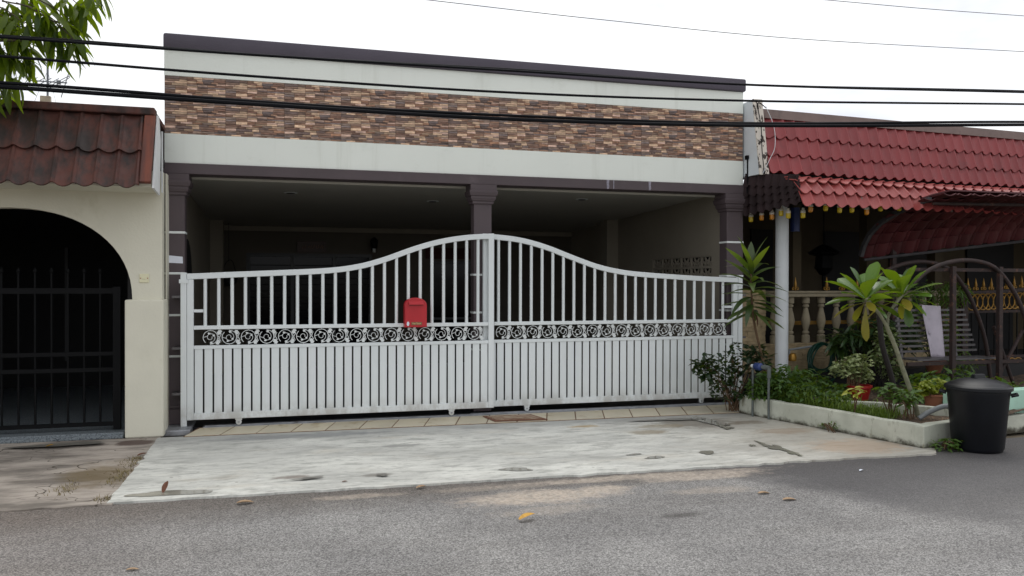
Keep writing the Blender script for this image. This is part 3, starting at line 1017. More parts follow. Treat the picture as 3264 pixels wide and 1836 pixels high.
def scroll_mesh():
    """cast scrollwork unit: two mirrored spiral rings with leaves and a crossing stem of buds"""
    b = MB()
    H, W = 0.155, 0.372

    def stroke(pts, wd=0.006, d=0.009):
        pts = [Vector((p[0], 0, p[1])) for p in pts]
        n0 = len(b.v)
        for i, p in enumerate(pts):
            t = (pts[min(i + 1, len(pts) - 1)] - pts[max(i - 1, 0)]).normalized()
            n = Vector((-t.z, 0, t.x)) * wd / 2
            b.v += [tuple(p - n), tuple(p + n), tuple(p + n + Vector((0, d, 0))), tuple(p - n + Vector((0, d, 0)))]
        for i in range(len(pts) - 1):
            q = n0 + i * 4
            for k in range(4):
                b.f.append((q + k, q + (k + 1) % 4, q + 4 + (k + 1) % 4, q + 4 + k))

    def leaf(c, ang, L, wd):
        ca, sa = cos(ang), sin(ang)
        sh = [(0, -0.15), (0.35, -0.5), (0.55, -0.3), (0.75, -0.5), (1.0, 0.0), (0.75, 0.5), (0.55, 0.3), (0.35, 0.5), (0, 0.15)]
        b.prism([(c[0] + L * x * ca - wd * y * sa, c[1] + L * x * sa + wd * y * ca) for x, y in sh], 0.0, 0.008)

    for k, (cx, fl) in enumerate(((0.080, 1), (0.264, -1))):
        R = 0.071
        z0 = H / 2
        P = lambda a, r: (cx + r * cos(a), z0 + fl * r * sin(a))
        stroke([P(radians(-90 + 318 * i / 26), R) for i in range(27)], 0.0062)
        stroke([P(radians(-80 + 470 * i / 26), 0.050 - 0.036 * i / 26) for i in range(27)], 0.0048)
        for a, r, an, L, wd in ((-85, 0.045, -70, 0.028, 0.030), (20, 0.026, 60, 0.026, 0.020), (120, 0.052, -20, 0.030, 0.020)):
            leaf(P(radians(a), r), fl * radians(an), L, wd)
        stroke([P(radians(180), R), P(radians(170), 0.045), P(radians(150), 0.03)], 0.005)
        stroke([(cx, z0 + fl * R), (cx, z0 + fl * 0.080)], 0.005)
        stroke([(cx, z0 - fl * R), (cx, z0 - fl * 0.079)], 0.005)
        # stems crossing to the next ring, ending in buds
        xe = cx + 0.072
        stroke([(cx + 0.045, z0 - fl * 0.055), (xe + 0.01, z0 - fl * 0.01), (xe + 0.035, z0 + fl * 0.035)], 0.006)
        stroke([(cx + 0.062, z0 + fl * 0.022), (xe + 0.005, z0 + fl * 0.012), (xe + 0.03, z0 - fl * 0.045)], 0.005)
        stroke([(xe + 0.02, z0 - fl * 0.01), (xe + 0.005, z0 - fl * 0.055)], 0.004)
        leaf((xe + 0.002, z0 + fl * 0.028), fl * radians(62), 0.058, 0.046)
        leaf((xe + 0.012, z0 - fl * 0.030), fl * radians(-118), 0.052, 0.044)
    return b.mesh('scroll_ornament')


SCR = scroll_mesh()


def gate_leaf(label, y0, xl, xr, top, bars, scr, slat0, nslat, wheels, link_x):
    """one sliding leaf"""
    g = thing('sliding_gate', label, 'gate', ((xl + xr) / 2, y0, 0.02), 'leaves of the sliding driveway gate')
    T = 0.05
    SW = 0.064
    # curved top rail
    xs = [xl + (xr - xl) * i / 72 for i in range(73)]
    sm = []
    for i, x in enumerate(xs):
        zs = [interp(top, min(max(x + d, xl), xr)) for d in (-.12, -.06, 0, .06, .12)]
        sm.append(sum(zs) / 5)
    b = MB()
    for x, z in zip(xs, sm):
        i = xs.index(x)
        sl = (sm[min(i + 1, 72)] - sm[max(i - 1, 0)]) / (xs[min(i + 1, 72)] - xs[max(i - 1, 0)])
        th = 0.060 * sqrt(1 + sl * sl)
        b.v += [(x, y0, z - th), (x, y0, z), (x, y0 + T, z), (x, y0 + T, z - th)]
    for i in range(72):
        for k in range(4):
            b.f.append((i * 4 + k, i * 4 + (k + 1) % 4, i * 4 + 4 + (k + 1) % 4, i * 4 + 4 + k))
    b.f += [(0, 1, 2, 3), (72 * 4 + 3, 72 * 4 + 2, 72 * 4 + 1, 72 * 4)]
    b.build('top_rail', 'gate_paint', g, 0.004)
    zl, zr = sm[0] - .061, sm[-1] - .061
    MB().box(xl, xl + SW, y0 - 0.001, y0 + T + .001, 0.0915, zl).build('stile', 'gate_paint', g, 0.004)
    MB().box(xr - SW, xr, y0 - 0.001, y0 + T + .001, 0.0915, zr).build('stile', 'gate_paint', g, 0.004)
    for za, zb in ((0.092, 0.162), (0.824, 0.860), (1.026, 1.066)):
        MB().box(xl + SW + .0005, xr - SW - .0005, y0 + .002, y0 + T - .002, za, zb).build('rail', 'gate_paint', g, 0.004)
    bx0, bx1, nb = bars
    for i in range(nb):
        x = bx0 + (bx1 - bx0) * i / (nb - 1)
        zt = interp(top, x) - 0.055
        MB().tube([(x, y0 + T / 2, 1.064), (x, y0 + T / 2, zt)], 0.0178, 14).build('bar', 'gate_paint', g, smooth=True)
    # short spacer at the latch end
    xa, xb = link_x
    MB().box(xa, xb, y0 + .012, y0 + .038, 1.205, 1.235).build('spacer', 'gate_paint', g)
    s0, s1 = scr
    n = 8
    for i in range(n):
        w = (s1 - s0) / n
        mw = Matrix.Translation((s0 + i * w, y0 + .018, 0.866)) @ Matrix.Diagonal((w / 0.372, 1, 1, 1))
        link('scroll_ornament', SCR, 'casting', g, mw)
    xa, xb = slat0
    p = (xb - xa) / nslat
    for i in range(nslat):
        MB().box(xa + i * p + 0.0085, xa + (i + 1) * p - 0.0085, y0 + .010, y0 + .020, 0.1615, 0.8245).build('slat', 'gate_paint', g, 0.003, seg=1)
    for x in wheels:
        b = MB()
        b.prism([(x - .036, .0915), (x + .036, .0915), (x + .034, .080), (x + .026, .072), (x + .028, .05), (x + .018, .032), (x, .026), (x - .018, .032), (x - .028, .05), (x - .026, .072), (x - .034, .080)], y0 + .002, y0 + .010)
        br = b.build('wheel_bracket', 'gate_paint', g)
        MB().tube([(x, y0 + .011, .052), (x, y0 + .036, .052)], 0.030, 18).build('wheel', 'steel', br)
        MB().tube([(x, y0 - .006, .056), (x, y0 + .0015, .056)], 0.010, 10).build('bolt', 'steel', br)
    return g


G1 = gate_leaf('left leaf of the white sliding gate, carrying the red letterbox', -0.04, -0.911, 2.356, TOP1, (-0.735, 2.172, 23), (-0.765, 2.235), (-0.846, 2.291), 33, (-0.405, 1.865), (-0.846, -0.753))
G2 = gate_leaf('right leaf of the white sliding gate, set behind the left one', 0.03, 2.245, 5.537, TOP2, (2.432, 5.338, 23), (2.395, 5.385), (2.310, 5.472), 33, (2.773, 5.035), (5.357, 5.472))
lt = MB().box(2.352, 2.372, 0.012, 0.028, 1.03, 1.09).build('latch', 'zinc', G1)


def gate_post(x0, x1, y0, label, clips):
    g = thing('gate_post', label, 'gate post', ((x0 + x1) / 2, y0 + .03, 0.03))
    MB().box(x0, x1, y0, y0 + .06, 0.0295, 1.61).build('post', 'gate_paint', g, 0.004)
    for z, xa, xb in clips:
        MB().box(xa, xb, y0 + .012, y0 + .058 if xa > x1 else YF - .001, z - .012, z + .012).build('clip', 'zinc', g)
    return g


P1 = gate_post(-0.972, -0.914, -0.045, 'white square gate post in front of the left brown pillar', ((1.365, -1.055, -0.9725), (0.835, -1.055, -0.9725), (0.365, -1.055, -0.9725)))
MB().box(-0.985, -0.898, -0.055, -0.046, 1.505, 1.545).build('strap', 'gate_paint', P1)
P2 = gate_post(5.545, 5.605, 0.03, 'white square gate post beside the planter at the right end of the gate', ((1.365, 5.606, 5.66), (0.835, 5.606, 5.66)))
MB().box(5.52, 5.60, 0.019, 0.0295, 1.485, 1.525).build('strap', 'gate_paint', P2)

# letterbox
mb = thing('letterbox', 'red arched letterbox hung on the left gate leaf', 'letterbox', (1.445, -0.10, 1.02))
cx, w2, zb, zs = 1.443, 0.122, 1.026, 1.268
arc = [(cx - w2, zb), (cx + w2, zb), (cx + w2, zs)] + [(cx + w2 * cos(a), zs + 0.083 * sin(a)) for a in [pi * i / 14 for i in range(1, 14)]] + [(cx - w2, zs)]
MB().prism(arc, -0.142, -0.042).build('body', 'red_plastic', mb, 0.004)
sc_ = lambda k: [(cx + (x - cx) * k, zb + (z - zb) * (2 * k - 1 if False else k) + 0.004) for x, z in arc]
dp = MB().prism(sc_(0.965), -0.150, -0.1425).build('front_panel', 'red_plastic', mb, 0.003)
MB().hexa([(cx - .082, -.151, 1.283), (cx + .082, -.151, 1.283), (cx + .082, -.1505, 1.293), (cx - .082, -.1505, 1.293), (cx - .080, -.190, 1.276), (cx + .080, -.190, 1.276), (cx + .082, -.151, 1.312), (cx - .082, -.151, 1.312)]).build('slot_hood', 'red_plastic', mb)
MB().box(cx - .075, cx + .075, -.1525, -.1505, 1.262, 1.278).build('slot', 'pot_red', mb)
lb = MB().box(cx - .052, cx + .066, -.1535, -.1505, 1.052, 1.084).build('name_plate', 'label_gold', mb)
n_ = MB()
for k in range(12):
    pass
st = [(cx - .088 + .014 * cos(a), 1.066 + .024 * sin(a)) for a in [2 * pi * i / 20 for i in range(20)]]
MB().prism(st, -.1530, -.1505).build('sticker', 'sticker', mb)
tcu = bpy.data.curves.new('lettering', 'FONT')
tcu.body = 'Peti Surat'
tcu.size = 0.024
tcu.extrude = 0.0006
tcu.align_x = 'CENTER'
tcu.align_y = 'CENTER'
to = bpy.data.objects.new('lettering', tcu)
COL.objects.link(to)
to.matrix_basis = Matrix.Translation((cx + .007, -.1545, 1.068)) @ Matrix.Rotation(pi / 2, 4, 'X')
bpy.context.view_layer.update()
tm = bpy.data.meshes.new_from_object(to)
COL.objects.unlink(to)
bpy.data.objects.remove(to)
link('lettering', tm, 'label_text', lb, Matrix.Translation((cx + .007, -.1545, 1.068)) @ Matrix.Rotation(pi / 2, 4, 'X'))

# doormat
dm = thing('doormat', 'brown bordered coir doormat on the gate threshold', 'doormat', (2.48, -0.34, 0.012))
q = [(2.20, -0.13), (2.245, -0.50), (2.84, -0.53), (2.76, -0.16)]
MB().prism(q, 0.0115, 0.020, 'xy').build('border', 'mat_border', dm, 0.003)
c_ = Vector((sum(a for a, b in q) / 4, sum(b for a, b in q) / 4))
MB().prism([(c_.x + (a - c_.x) * .86, c_.y + (b - c_.y) * .74) for a, b in q], 0.0205, 0.024, 'xy').build('pile', 'coir', dm)

# ------------------------------------------------------------------ left neighbour
lh = thing('neighbour_house', 'cream house with arched car porch and brown tiled roof at the left edge', 'house', (-3.0, 1.0, 0))
YA = -0.25
XL0, XLR = -4.6, -1.118
acx, arx, arz, azs = -2.46, 1.068, 0.885, 1.34
arch = []
for i in range(33):
    a = pi * i / 32
    ca, sa = cos(a), sin(a)
    arch.append((acx + arx * (abs(ca) ** 0.92) * (1 if ca >= 0 else -1), azs + arz * (sa ** 0.92)))
poly = [(XLR, 0.0), (XLR, 2.62), (XL0, 2.62), (XL0, 0.0), (acx - arx, 0.0)] + arch[::-1] + [(acx + arx, 0.0)]
# triangulated by bmesh through a concave ngon
MB().prism(poly, YA, YA + 0.16).build('arch_wall', 'cream_wall', lh)
MB().box(-1.444, -1.092, -0.36, YA + 0.20, -0.008, 1.343).build('pilaster', 'cream_wall', lh, 0.014)
MB().box(-1.108, -1.10, YA + .165, 0.30, 0.0, 2.62).build('end_wall', 'cream_wall', lh)
# roof: steep front slope of interlocking tiles
ey, ez, ry, rz = -0.855, 2.42, -0.535, 3.10


def tile_mesh(name, W, L, step=0.028, th=0.012, sag=0.026, over=0.03, rib=0.014, scal=0.024):
    b = MB()
    prof = []
    for i in range(11):
        u = i / 10
        u = (0, .08, .20, .34, .48, .60, .70, .76, .83, .92, 1.0)[i]
        if u <= 0.76:
            h = -sag * max(0.0, sin(pi * u / 0.76)) ** 0.9
        else:
            h = rib * max(0.0, sin(pi * (u - 0.76) / 0.24)) ** 0.7
        prof.append((u * W, h))
    n = len(prof)
    for s, off, dn in ((-over, step, 0), (L, 0.004, 0), (-over, step, -th), (L, 0.004, -th)):
        for x, h in prof:
            # the pan sags below the seam line, so its lower edge reads as a scallop
            b.v.append((x, s + (-abs(h / sag) * scal if (s < 0 and x < 0.765 * W) else 0), h + off + dn))
    for i in range(n - 1):
        b.f.append((i, i + 1, n + i + 1, n + i))
        b.f.append((2 * n + i + 1, 2 * n + i, 3 * n + i, 3 * n + i + 1))
        b.f.append((2 * n + i, 2 * n + i + 1, i + 1, i))
        b.f.append((n + i, n + i + 1, 3 * n + i + 1, 3 * n + i))
    b.f.append((0, n, 3 * n, 2 * n))
    b.f.append((n - 1, 3 * n - 1, 4 * n - 1, 2 * n - 1))
    return b.mesh(name, smooth=True)


slope = Vector((0, ry - ey, rz - ez))
SL = slope.length
es = slope.normalized()
ex = Vector((1, 0, 0))
en = ex.cross(es)
TWL = 0.1735
tmL = tile_mesh('roof_tile', TWL, SL / 2, 0.034, 0.016, 0.012, 0.03, 0.016, 0.024)
XT = -1.232
rf = MB().hexa([(XL0, ey + .03, ez + .02), (XT, ey + .03, ez + .02), (XT, ry + .03, rz + .02), (XL0, ry + .03, rz + .02), (XL0, ey + .08, ez + .02), (XT, ey + .08, ez + .02), (XT, ry + .10, rz + .02), (XL0, ry + .10, rz + .02)]).build('roof', 'brown_tile', lh)
for r in range(2):
    for c in range(17):
        o = Vector((XT - (c + 1) * TWL, ey, ez)) + es * (r * SL / 2)
        link('roof_tile', tmL, 'brown_tile', rf, frame_mat(o + es * random.uniform(-.005, .005) + en * random.uniform(-.002, .002), ex, es, en))
MB().box(XL0, XT + 0.09, ry - 0.045, ry + 0.12, rz + 0.012, rz + 0.085).build('ridge_cap', 'brown_tile', rf, 0.012)
a = Vector((XT, ey, ez))
vv = []
for s, nn in ((0, 0.0), (SL - 0.005, 0.0), (SL - 0.005, 0.04), (0, 0.045)):
    vv.append(a + es * s + en * nn)
MB().hexa([vv[0], vv[0] + ex * .098, vv[3] + ex * .098, vv[3], vv[1], vv[1] + ex * .098, vv[2] + ex * .098, vv[2]]).build('verge_tile', 'rust_tile', rf, 0.008)
# barge board cheek closing the roof end
MB().prism([(ey + .02, ez - .03), (YA - .20, ez - .06), (YA - .12, rz - .20), (ry + .06, rz + .02), (ry + .01, rz + .02)], XT + .1, XT + .118, 'yz').build('barge_board', 'white_board', lh)
MB().box(XT + .119, XT + .130, YA - .1, YA - .06, 2.40, 3.0).build('cover_strip', 'white_board', lh)
MB().box(XL0, XT + .09, ey + .06, YA, ez - .02, ez + .01).build('eave_soffit', 'cream_wall', lh)
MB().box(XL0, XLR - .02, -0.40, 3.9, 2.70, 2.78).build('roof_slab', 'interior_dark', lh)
MB().hexa([(XL0, ry + .1, rz), (XLR - .02, ry + .1, rz), (XLR - .02, 3.9, 3.0), (XL0, 3.9, 3.0), (XL0, ry + .1, rz + .05), (XLR - .02, ry + .1, rz + .05), (XLR - .02, 3.9, 3.05), (XL0, 3.9, 3.05)]).build('roof_deck', 'brown_tile', lh)
# dim porch behind the arch
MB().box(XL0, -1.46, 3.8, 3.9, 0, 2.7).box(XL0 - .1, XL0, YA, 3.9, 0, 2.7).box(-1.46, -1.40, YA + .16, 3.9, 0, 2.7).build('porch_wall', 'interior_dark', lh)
MB().box(XL0, -1.46, YA + .0, 3.8, -0.03, 0.03).build('porch_floor', 'step_terrazzo', lh)
st_ = MB().box(XL0, -1.462, -0.335, -0.30, -0.01, 0.022).box(XL0, -1.462, -0.30, YA - .001, -0.01, 0.045).build('door_step', 'step_terrazzo', lh, 0.006)
MB().box(-2.9, -2.86, 3.74, 3.79, 0.4, 2.0).box(-1.95, -1.91, 3.74, 3.79, 0.4, 2.0).build('window_frame', 'win_frame', lh)
sw = thing('wall_switch', 'cream push switch plate on the arch wall', 'switch', (-1.283, YA - .008, 1.55))
MB().box(-1.326, -1.240, YA - .012, YA - .001, 1.512, 1.598).build('plate', 'switch_plastic', sw, 0.004)
MB().box(-1.297, -1.270, YA - .017, YA - .0125, 1.546, 1.562).build('rocker', 'switch_plastic', sw)
for x in (-1.315, -1.251):
    MB().tube([(x, YA - .0125, 1.555), (x, YA - .015, 1.555)], .005, 8).build('screw', 'pot_red', sw)
# black bar gate under the arch
bg_ = thing('bar_gate', 'black iron bar gate under the cream arch', 'gate', (-2.4, -0.12, 0.03))
yg = -0.06
for z in (0.075, 0.62, 0.78, 1.40):
    MB().box(-3.5, -1.56, yg, yg + .03, z, z + .04 if z != 1.40 else z + .055).build('rail', 'black_metal', bg_)
MB().box(-1.60, -1.53, yg - .01, yg + .04, 0.04, 1.47).build('stile', 'black_metal', bg_)
for i in range(13):
    x = -1.72 - i * 0.145
    MB().tube([(x, yg + .015, .11), (x, yg + .015, 1.60)], .011, 8).lathe([(.012, 0), (.022, .02), (.012, .045), (.002, .06)], (x, yg + .015, 1.60), 8).build('bar', 'black_metal', bg_)

# roof-top antenna and vent
an = thing('tv_antenna', 'thin television antenna on a mast behind the brown roof', 'antenna', (-2.56, 1.5, 3.0))
MB().tube([(-2.565, 1.5, 2.95), (-2.562, 1.5, 4.215)], .012, 7).build('mast', 'alu_antenna', an)
p0, p1 = Vector((-2.80, 1.75, 3.88)), Vector((-2.33, 1.35, 3.79))
MB().tube([p0, p1], .008, 6).build('boom', 'alu_antenna', an)
dv = Vector((0.35, 0.25, 0.32)).normalized()
for t, L in ((0.02, .16), (0.22, .17), (0.40, .17), (0.60, .18)):
    c = p0.lerp(p1, t)
    MB().tube([c - dv * L * .5, c + dv * L * .5], .0045, 5).build('element', 'alu_antenna', an)
c = p0.lerp(p1, 0.78)
MB().tube(catmull([c - dv * .13 + Vector((0, 0, .012)), c + dv * .12 + Vector((0, 0, .014)), c + dv * .14, c + dv * .12 - Vector((0, 0, .014)), c - dv * .13 - Vector((0, 0, .012)), c - dv * .14, c - dv * .13 + Vector((0, 0, .012))], 3), .0045, 5).box(c.x - .02, c.x + .02, c.y - .02, c.y + .02, c.z - .02, c.z + .02).build('dipole', 'alu_antenna', an)
c = p1
MB().tube([c + Vector((.02, 0, .12)), c + Vector((-.06, 0, -.17))], .005, 5).build('element', 'alu_antenna', an)
MB().tube(catmull([(-2.6, 1.5, 4.215), (-2.5, 1.5, 4.19), (-2.42, 1.48, 4.16), (-2.36, 1.45, 4.17)], 4), .009, 6).build('top_boom', 'alu_antenna', an)
MB().box(-2.625, -2.515, 1.42, 1.47, 3.545, 3.645).build('junction_box', 'junction_box', an, 0.006)
for e in ((-2.9, 1.5, 3.05), (-2.35, 1.5, 3.05)):
    MB().tube([(-2.563, 1.5, 3.95), e], .002, 4).build('guy_wire', 'alu_antenna', an)
rv = thing('roof_vent', 'small capped vent pipe behind the brown roof ridge', 'vent', (-2.86, 1.0, 3.05))
MB().tube([(-2.86, 1.0, 3.0), (-2.86, 1.0, 3.52)], .018, 8).build('pipe', 'alu_antenna', rv)
MB().lathe([(.02, 0), (.06, -.02), (.058, -.005), (.02, .05), (.004, .06)], (-2.86, 1.0, 3.53), 10).build('cap', 'alu_antenna', rv)

# ------------------------------------------------------------------ right neighbour
rh = thing('neighbour_house', 'house with red tiled roof and deep awning at the right', 'house', (8.5, 2.5, 0))
PHI = radians(4.0)
rex = Vector((cos(PHI), sin(PHI), 0))
rey = Vector((-sin(PHI), cos(PHI), 0))
RO = Vector((5.80, 0.0, 0))


def rl(a, d, z):
    """right house frame: a along its front, d depth, z up"""
    return RO + rex * a + rey * d + Vector((0, 0, z))


def rbox(b, a0, a1, d0, d1, z0, z1):
    return b.hexa([rl(a0, d0, z0), rl(a1, d0, z0), rl(a1, d1, z0), rl(a0, d1, z0), rl(a0, d0, z1), rl(a1, d0, z1), rl(a1, d1, z1), rl(a0, d1, z1)])


# party wall rising above the roof, front edge following the slope
fw = [(-0.225, 2.86), (-0.065, 3.80), (1.6, 3.80), (1.6, 2.86)]
MB().prism(fw, 5.672, 5.795, 'yz').build('party_wall', 'fire_wall_grey', rh)
MB().box(5.672, 5.79, 0.33, 2.4, 0.0, 2.859).build('party_wall', 'rightwall', rh)
MB().hexa([(5.668, -.245, 2.85), (5.80, -.245, 2.85), (5.80, -.2255, 2.85), (5.668, -.2255, 2.85), (5.668, -.085, 3.812), (5.80, -.085, 3.812), (5.80, -.0655, 3.812), (5.668, -.0655, 3.812)]).build('wall_edge', 'peel', rh, 0.003)
MB().tube(catmull([(5.72, -.262, 2.86), (5.705, -.23, 3.15), (5.73, -.17, 3.45), (5.715, -.115, 3.72), (5.76, -.10, 3.76), (5.83, -.12, 3.70)], 5), .006, 5).build('wire', 'cable', rh)
MB().tube(catmull([(5.83, -.12, 3.72), (5.90, -.19, 3.45), (5.88, -.24, 3.2), (5.80, -.26, 3.05), (5.69, -.27, 2.86)], 5), .004, 5).build('wire', 'pvc_white', rh)
MB().box(5.662, 5.672, 0.02, 0.04, 2.6, 3.1).box(5.64, 5.668, 0.0, 0.05, 3.07, 3.12).build('down_strip', 'cable', rh)


def tiled(parent, prof, ncol, W, mat, a0=0.0, rowmats=None):
    """courses of tiles over a profile of (depth, z) points, eave first"""
    for i in range(len(prof) - 1):
        (d0, z0), (d1, z1) = prof[i], prof[i + 1]
        p0, p1 = rl(a0, d0, z0), rl(a0, d1, z1)
        L = (p1 - p0).length
        e2 = (p1 - p0).normalized()
        e3 = rex.cross(e2)
        me = tile_mesh('roof_tile', W, L, 0.032, 0.010, 0.018, 0.024, 0.016, 0.028)
        for c in range(ncol):
            link('roof_tile', me, mat, parent, frame_mat(p0 + rex * (c * W) + e2 * random.uniform(-.003, .003) + e3 * random.uniform(-.0015, .0015), rex, e2, e3))


W_R = 0.166
up = [(-0.20, 2.925), (-0.145, 3.145), (-0.10, 3.375), (-0.055, 3.60)]
ur = rbox(MB(), 0.0, 7.95, -0.10, -0.08, 2.9, 3.0)
ur = MB().hexa([rl(0, -.145, 2.90), rl(7.95, -.145, 2.90), rl(7.95, 0.3, 2.90), rl(0, 0.3, 2.90), rl(0, -.005, 3.62), rl(7.95, -.005, 3.62), rl(7.95, 0.3, 3.62), rl(0, 0.3, 3.62)]).build('roof', 'red_tile', rh)
tiled(ur, up, 48, W_R, 'red_tile')
rbox(rbox(MB(), 0.0, 7.95, -0.085, -0.07, 3.585, 3.66), 0.0, 7.95, -0.0695, 0.35, 3.625, 3.70).build('roof_flashing', 'flash', ur)
rbox(MB(), 0.0, 7.95, -0.13, -0.06, 2.80, 2.92).build('eave_shade_strip', 'interior_dark', ur)  # dark strip painting the shadow gap below the roof edge
# curved awning under the main roof
aw = [(-0.83, 2.46), (-0.785, 2.60), (-0.70, 2.715), (-0.55, 2.765), (-0.375, 2.795), (-0.19, 2.82), (0.0, 2.84)]
awn = rbox(MB(), 0.03, 7.9, -0.16, -0.02, 2.80, 2.83).build('awning', 'flash', rh)
tiled(awn, aw, 48, W_R, 'red_tile_pale', -0.02)
for a in (0.9, 2.3, 3.7, 5.0, 6.4, 7.7):
    MB().tube([rl(a, d, z - 0.04) for d, z in aw], .014, 6).build('bracket', 'flash', awn)
# dark tiled cheek closing the awning's left end
cA0, cA1 = Vector((5.655, 0.08, 2.90)), Vector((5.865, -0.70, 2.735))
cB0, cB1 = Vector((5.655, 0.08, 2.40)), Vector((5.865, -0.80, 2.49))
for i in range(4):
    q0, q1 = cB0.lerp(cA0, i / 4), cB0.lerp(cA0, (i + 1) / 4)
    q2 = cB1.lerp(cA1, i / 4)
    q3 = cB1.lerp(cA1, (i + 1) / 4)
    e1 = (q2 - q0).normalized()
    up_ = (q1 + q3 - q0 - q2) / 2
    e2 = (up_ - e1 * up_.dot(e1)).normalized()
    e3 = e1.cross(e2)
    Wk = (q2 - q0).length / 7
    me = tile_mesh('cheek_tile', Wk, max((q1 - q0).length, (q3 - q2).length) * 1.0, 0.024, 0.008, 0.014, 0.02, 0.006, 0.030)
    me.materials.append(M['cheek_shaded'])
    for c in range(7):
        link('cheek_tile', me, 'cheek_shaded', awn, frame_mat(q0 + e1 * (c * Wk), e1, e2, e3))
MB().hexa([cB0 + Vector((.03, 0, .02)), cB1 + Vector((.03, .03, .02)), cB1 + Vector((.05, .03, .02)), cB0 + Vector((.05, 0, .02)), cA0 + Vector((.03, 0, -.02)), cA1 + Vector((.03, .03, -.02)), cA1 + Vector((.05, .03, -.02)), cA0 + Vector((.05, 0, -.02))]).build('cheek_board', 'interior_dark', awn)
# eave fascia board under the awning and porch shell
rbox(MB(), 0.35, 7.9, -0.62, -0.58, 2.50, 2.60).build('fascia_board', 'rightwall', rh)
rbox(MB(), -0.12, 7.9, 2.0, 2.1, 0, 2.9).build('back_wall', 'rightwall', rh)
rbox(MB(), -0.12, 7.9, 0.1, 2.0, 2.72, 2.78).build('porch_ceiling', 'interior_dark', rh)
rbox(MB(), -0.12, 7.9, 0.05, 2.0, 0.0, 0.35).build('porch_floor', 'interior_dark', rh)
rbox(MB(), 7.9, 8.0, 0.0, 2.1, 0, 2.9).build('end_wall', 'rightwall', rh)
for a, b_ in ((0.15, 0.75), (1.35, 1.75), (2.75, 3.6), (4.1, 4.9), (5.8, 6.9)):
    d_ = rbox(MB(), a, b_, 1.96, 1.995, 0.36, 2.35).build('door', 'interior_dark', rh)
for a in (1.15, 2.45, 3.75):
    rbox(MB(), a, a + .14, 0.75, 0.9, 0.35, 2.72).build('pier', 'rightwall', rh)
rbox(MB(), -0.02, 0.25, 0.9, 0.95, 1.2, 2.1).build('wall_panel', 'pot_red', rh)
# front wall of split stone and balustrade on top
yb_ = 0.30
sw_ = rbox(MB(), -0.08, 3.4, yb_ + .02, yb_ + .14, 0.0, 0.715).build('low_wall', 'cream_stone', rh)
rr = random.Random(3)


def strips(parent, a0, a1, z0, z1, dface, matn):
    z = z0
    while z < z1 - .01:
        h = min(rr.uniform(.030, .055), z1 - z)
        a = a0
        while a < a1 - .01:
            l = min(rr.uniform(.12, .34), a1 - a)
            d = rr.uniform(0.006, 0.022)
            b = MB()
            rbox(b, a + .002, a + l - .002, dface - d, dface, z + .002, z + h - .002)
            b.build('stone', matn, parent)
            a += l
        z += h


strips(sw_, -0.08, 2.3, 0.22, 0.715, yb_ + .02, 'cream_stone')
pw = rbox(MB(), -0.08, 0.36, yb_ + .02, yb_ + .14, 0.716, 1.43).build('stone_pier', 'cream_stone', rh)
strips(pw, -0.08, 0.36, 0.716, 1.43, yb_ + .02, 'cream_stone')
bal = rbox(rbox(MB(), 0.40, 3.9, yb_ - .02, yb_ + .16, 1.335, 1.385), 0.40, 3.9, yb_ - .04, yb_ + .18, 1.3855, 1.415).build('handrail', 'balustrade', rh, 0.008)
bprof = [(.056, .0), (.056, .10), (.032, .115), (.046, .13), (.046, .15), (.030, .165), (.040, .20), (.058, .27), (.060, .31), (.048, .38), (.032, .45), (.028, .475), (.044, .485), (.044, .505), (.030, .52), (.052, .535), (.052, .62)]
bme = MB().lathe(bprof, (0, 0, 0), 14).mesh('baluster', smooth=True)
for i in range(12):
    link('baluster', bme, 'balustrade', bal, Matrix.Translation(rl(0.54 + i * 0.256, yb_ + .07, 0.716)))
rbox(MB(), 0.40, 3.9, yb_ + .24, yb_ + .27, 0.95, 1.0).build('inner_rail', 'gold', rh)


def spear_mesh():
    b = MB()
    b.lathe([(.010, 0), (.018, .01), (.010, .022), (.012, .04), (.022, .075), (.012, .13), (.002, .185)], (0, 0, 0), 8)
    for s in (-1, 1):
        b.tube(catmull([(s * .006, 0, .035), (s * .035, 0, .05), (s * .045, 0, .025), (s * .032, 0, .012), (s * .024, 0, .026)], 3), .007, 5)
    return b.mesh('spear_head', smooth=True)


spm = spear_mesh()
for i, a in enumerate((0.62, 0.88, 1.40, 1.66, 1.92, 2.2, 2.5, 2.8)):
    link('spear_head', spm, 'gold', bal, Matrix.Translation(rl(a, yb_ + .07, 1.416)))
# porch column
pc = at(1967, 700, 0.10)
co = tag(MB().lathe([(.082, 0.0), (.082, 2.53)], (pc.x, 0.10, 0), 24).build('porch_column', 'pvc_white', None, smooth=True), 'round white porch column left of the balustrade', 'column')
# blue roll hung behind the column and lantern in the porch
ro = at(2000, 560, 0.5)
tag(MB().tube([(ro.x, .5, ro.z - .12), (ro.x, .5, ro.z + .2)], .06, 12).build('rolled_blind', 'blue_meter'), 'dark blue roll hanging behind the porch column', 'blind')
lp = at(2072, 640, 1.2)
ln_ = thing('porch_lantern', 'dark ornate hanging lantern deep in the red-roofed porch', 'lantern', (lp.x, 1.2, lp.z - .3))
MB().lathe([(.02, .30), (.10, .26), (.22, .18), (.20, .15), (.12, .13)], (lp.x, 1.2, lp.z - .15), 8).build('hood', 'black_metal', ln_)
MB().lathe([(.11, .13), (.13, -.05), (.06, -.14), (.03, -.16), (.015, -.34)], (lp.x, 1.2, lp.z - .15), 8).build('body', 'black_metal', ln_)
MB().tube([(lp.x, 1.2, lp.z + .15), (lp.x, 1.2, 2.72)], .008, 5).build('chain', 'black_metal', ln_)

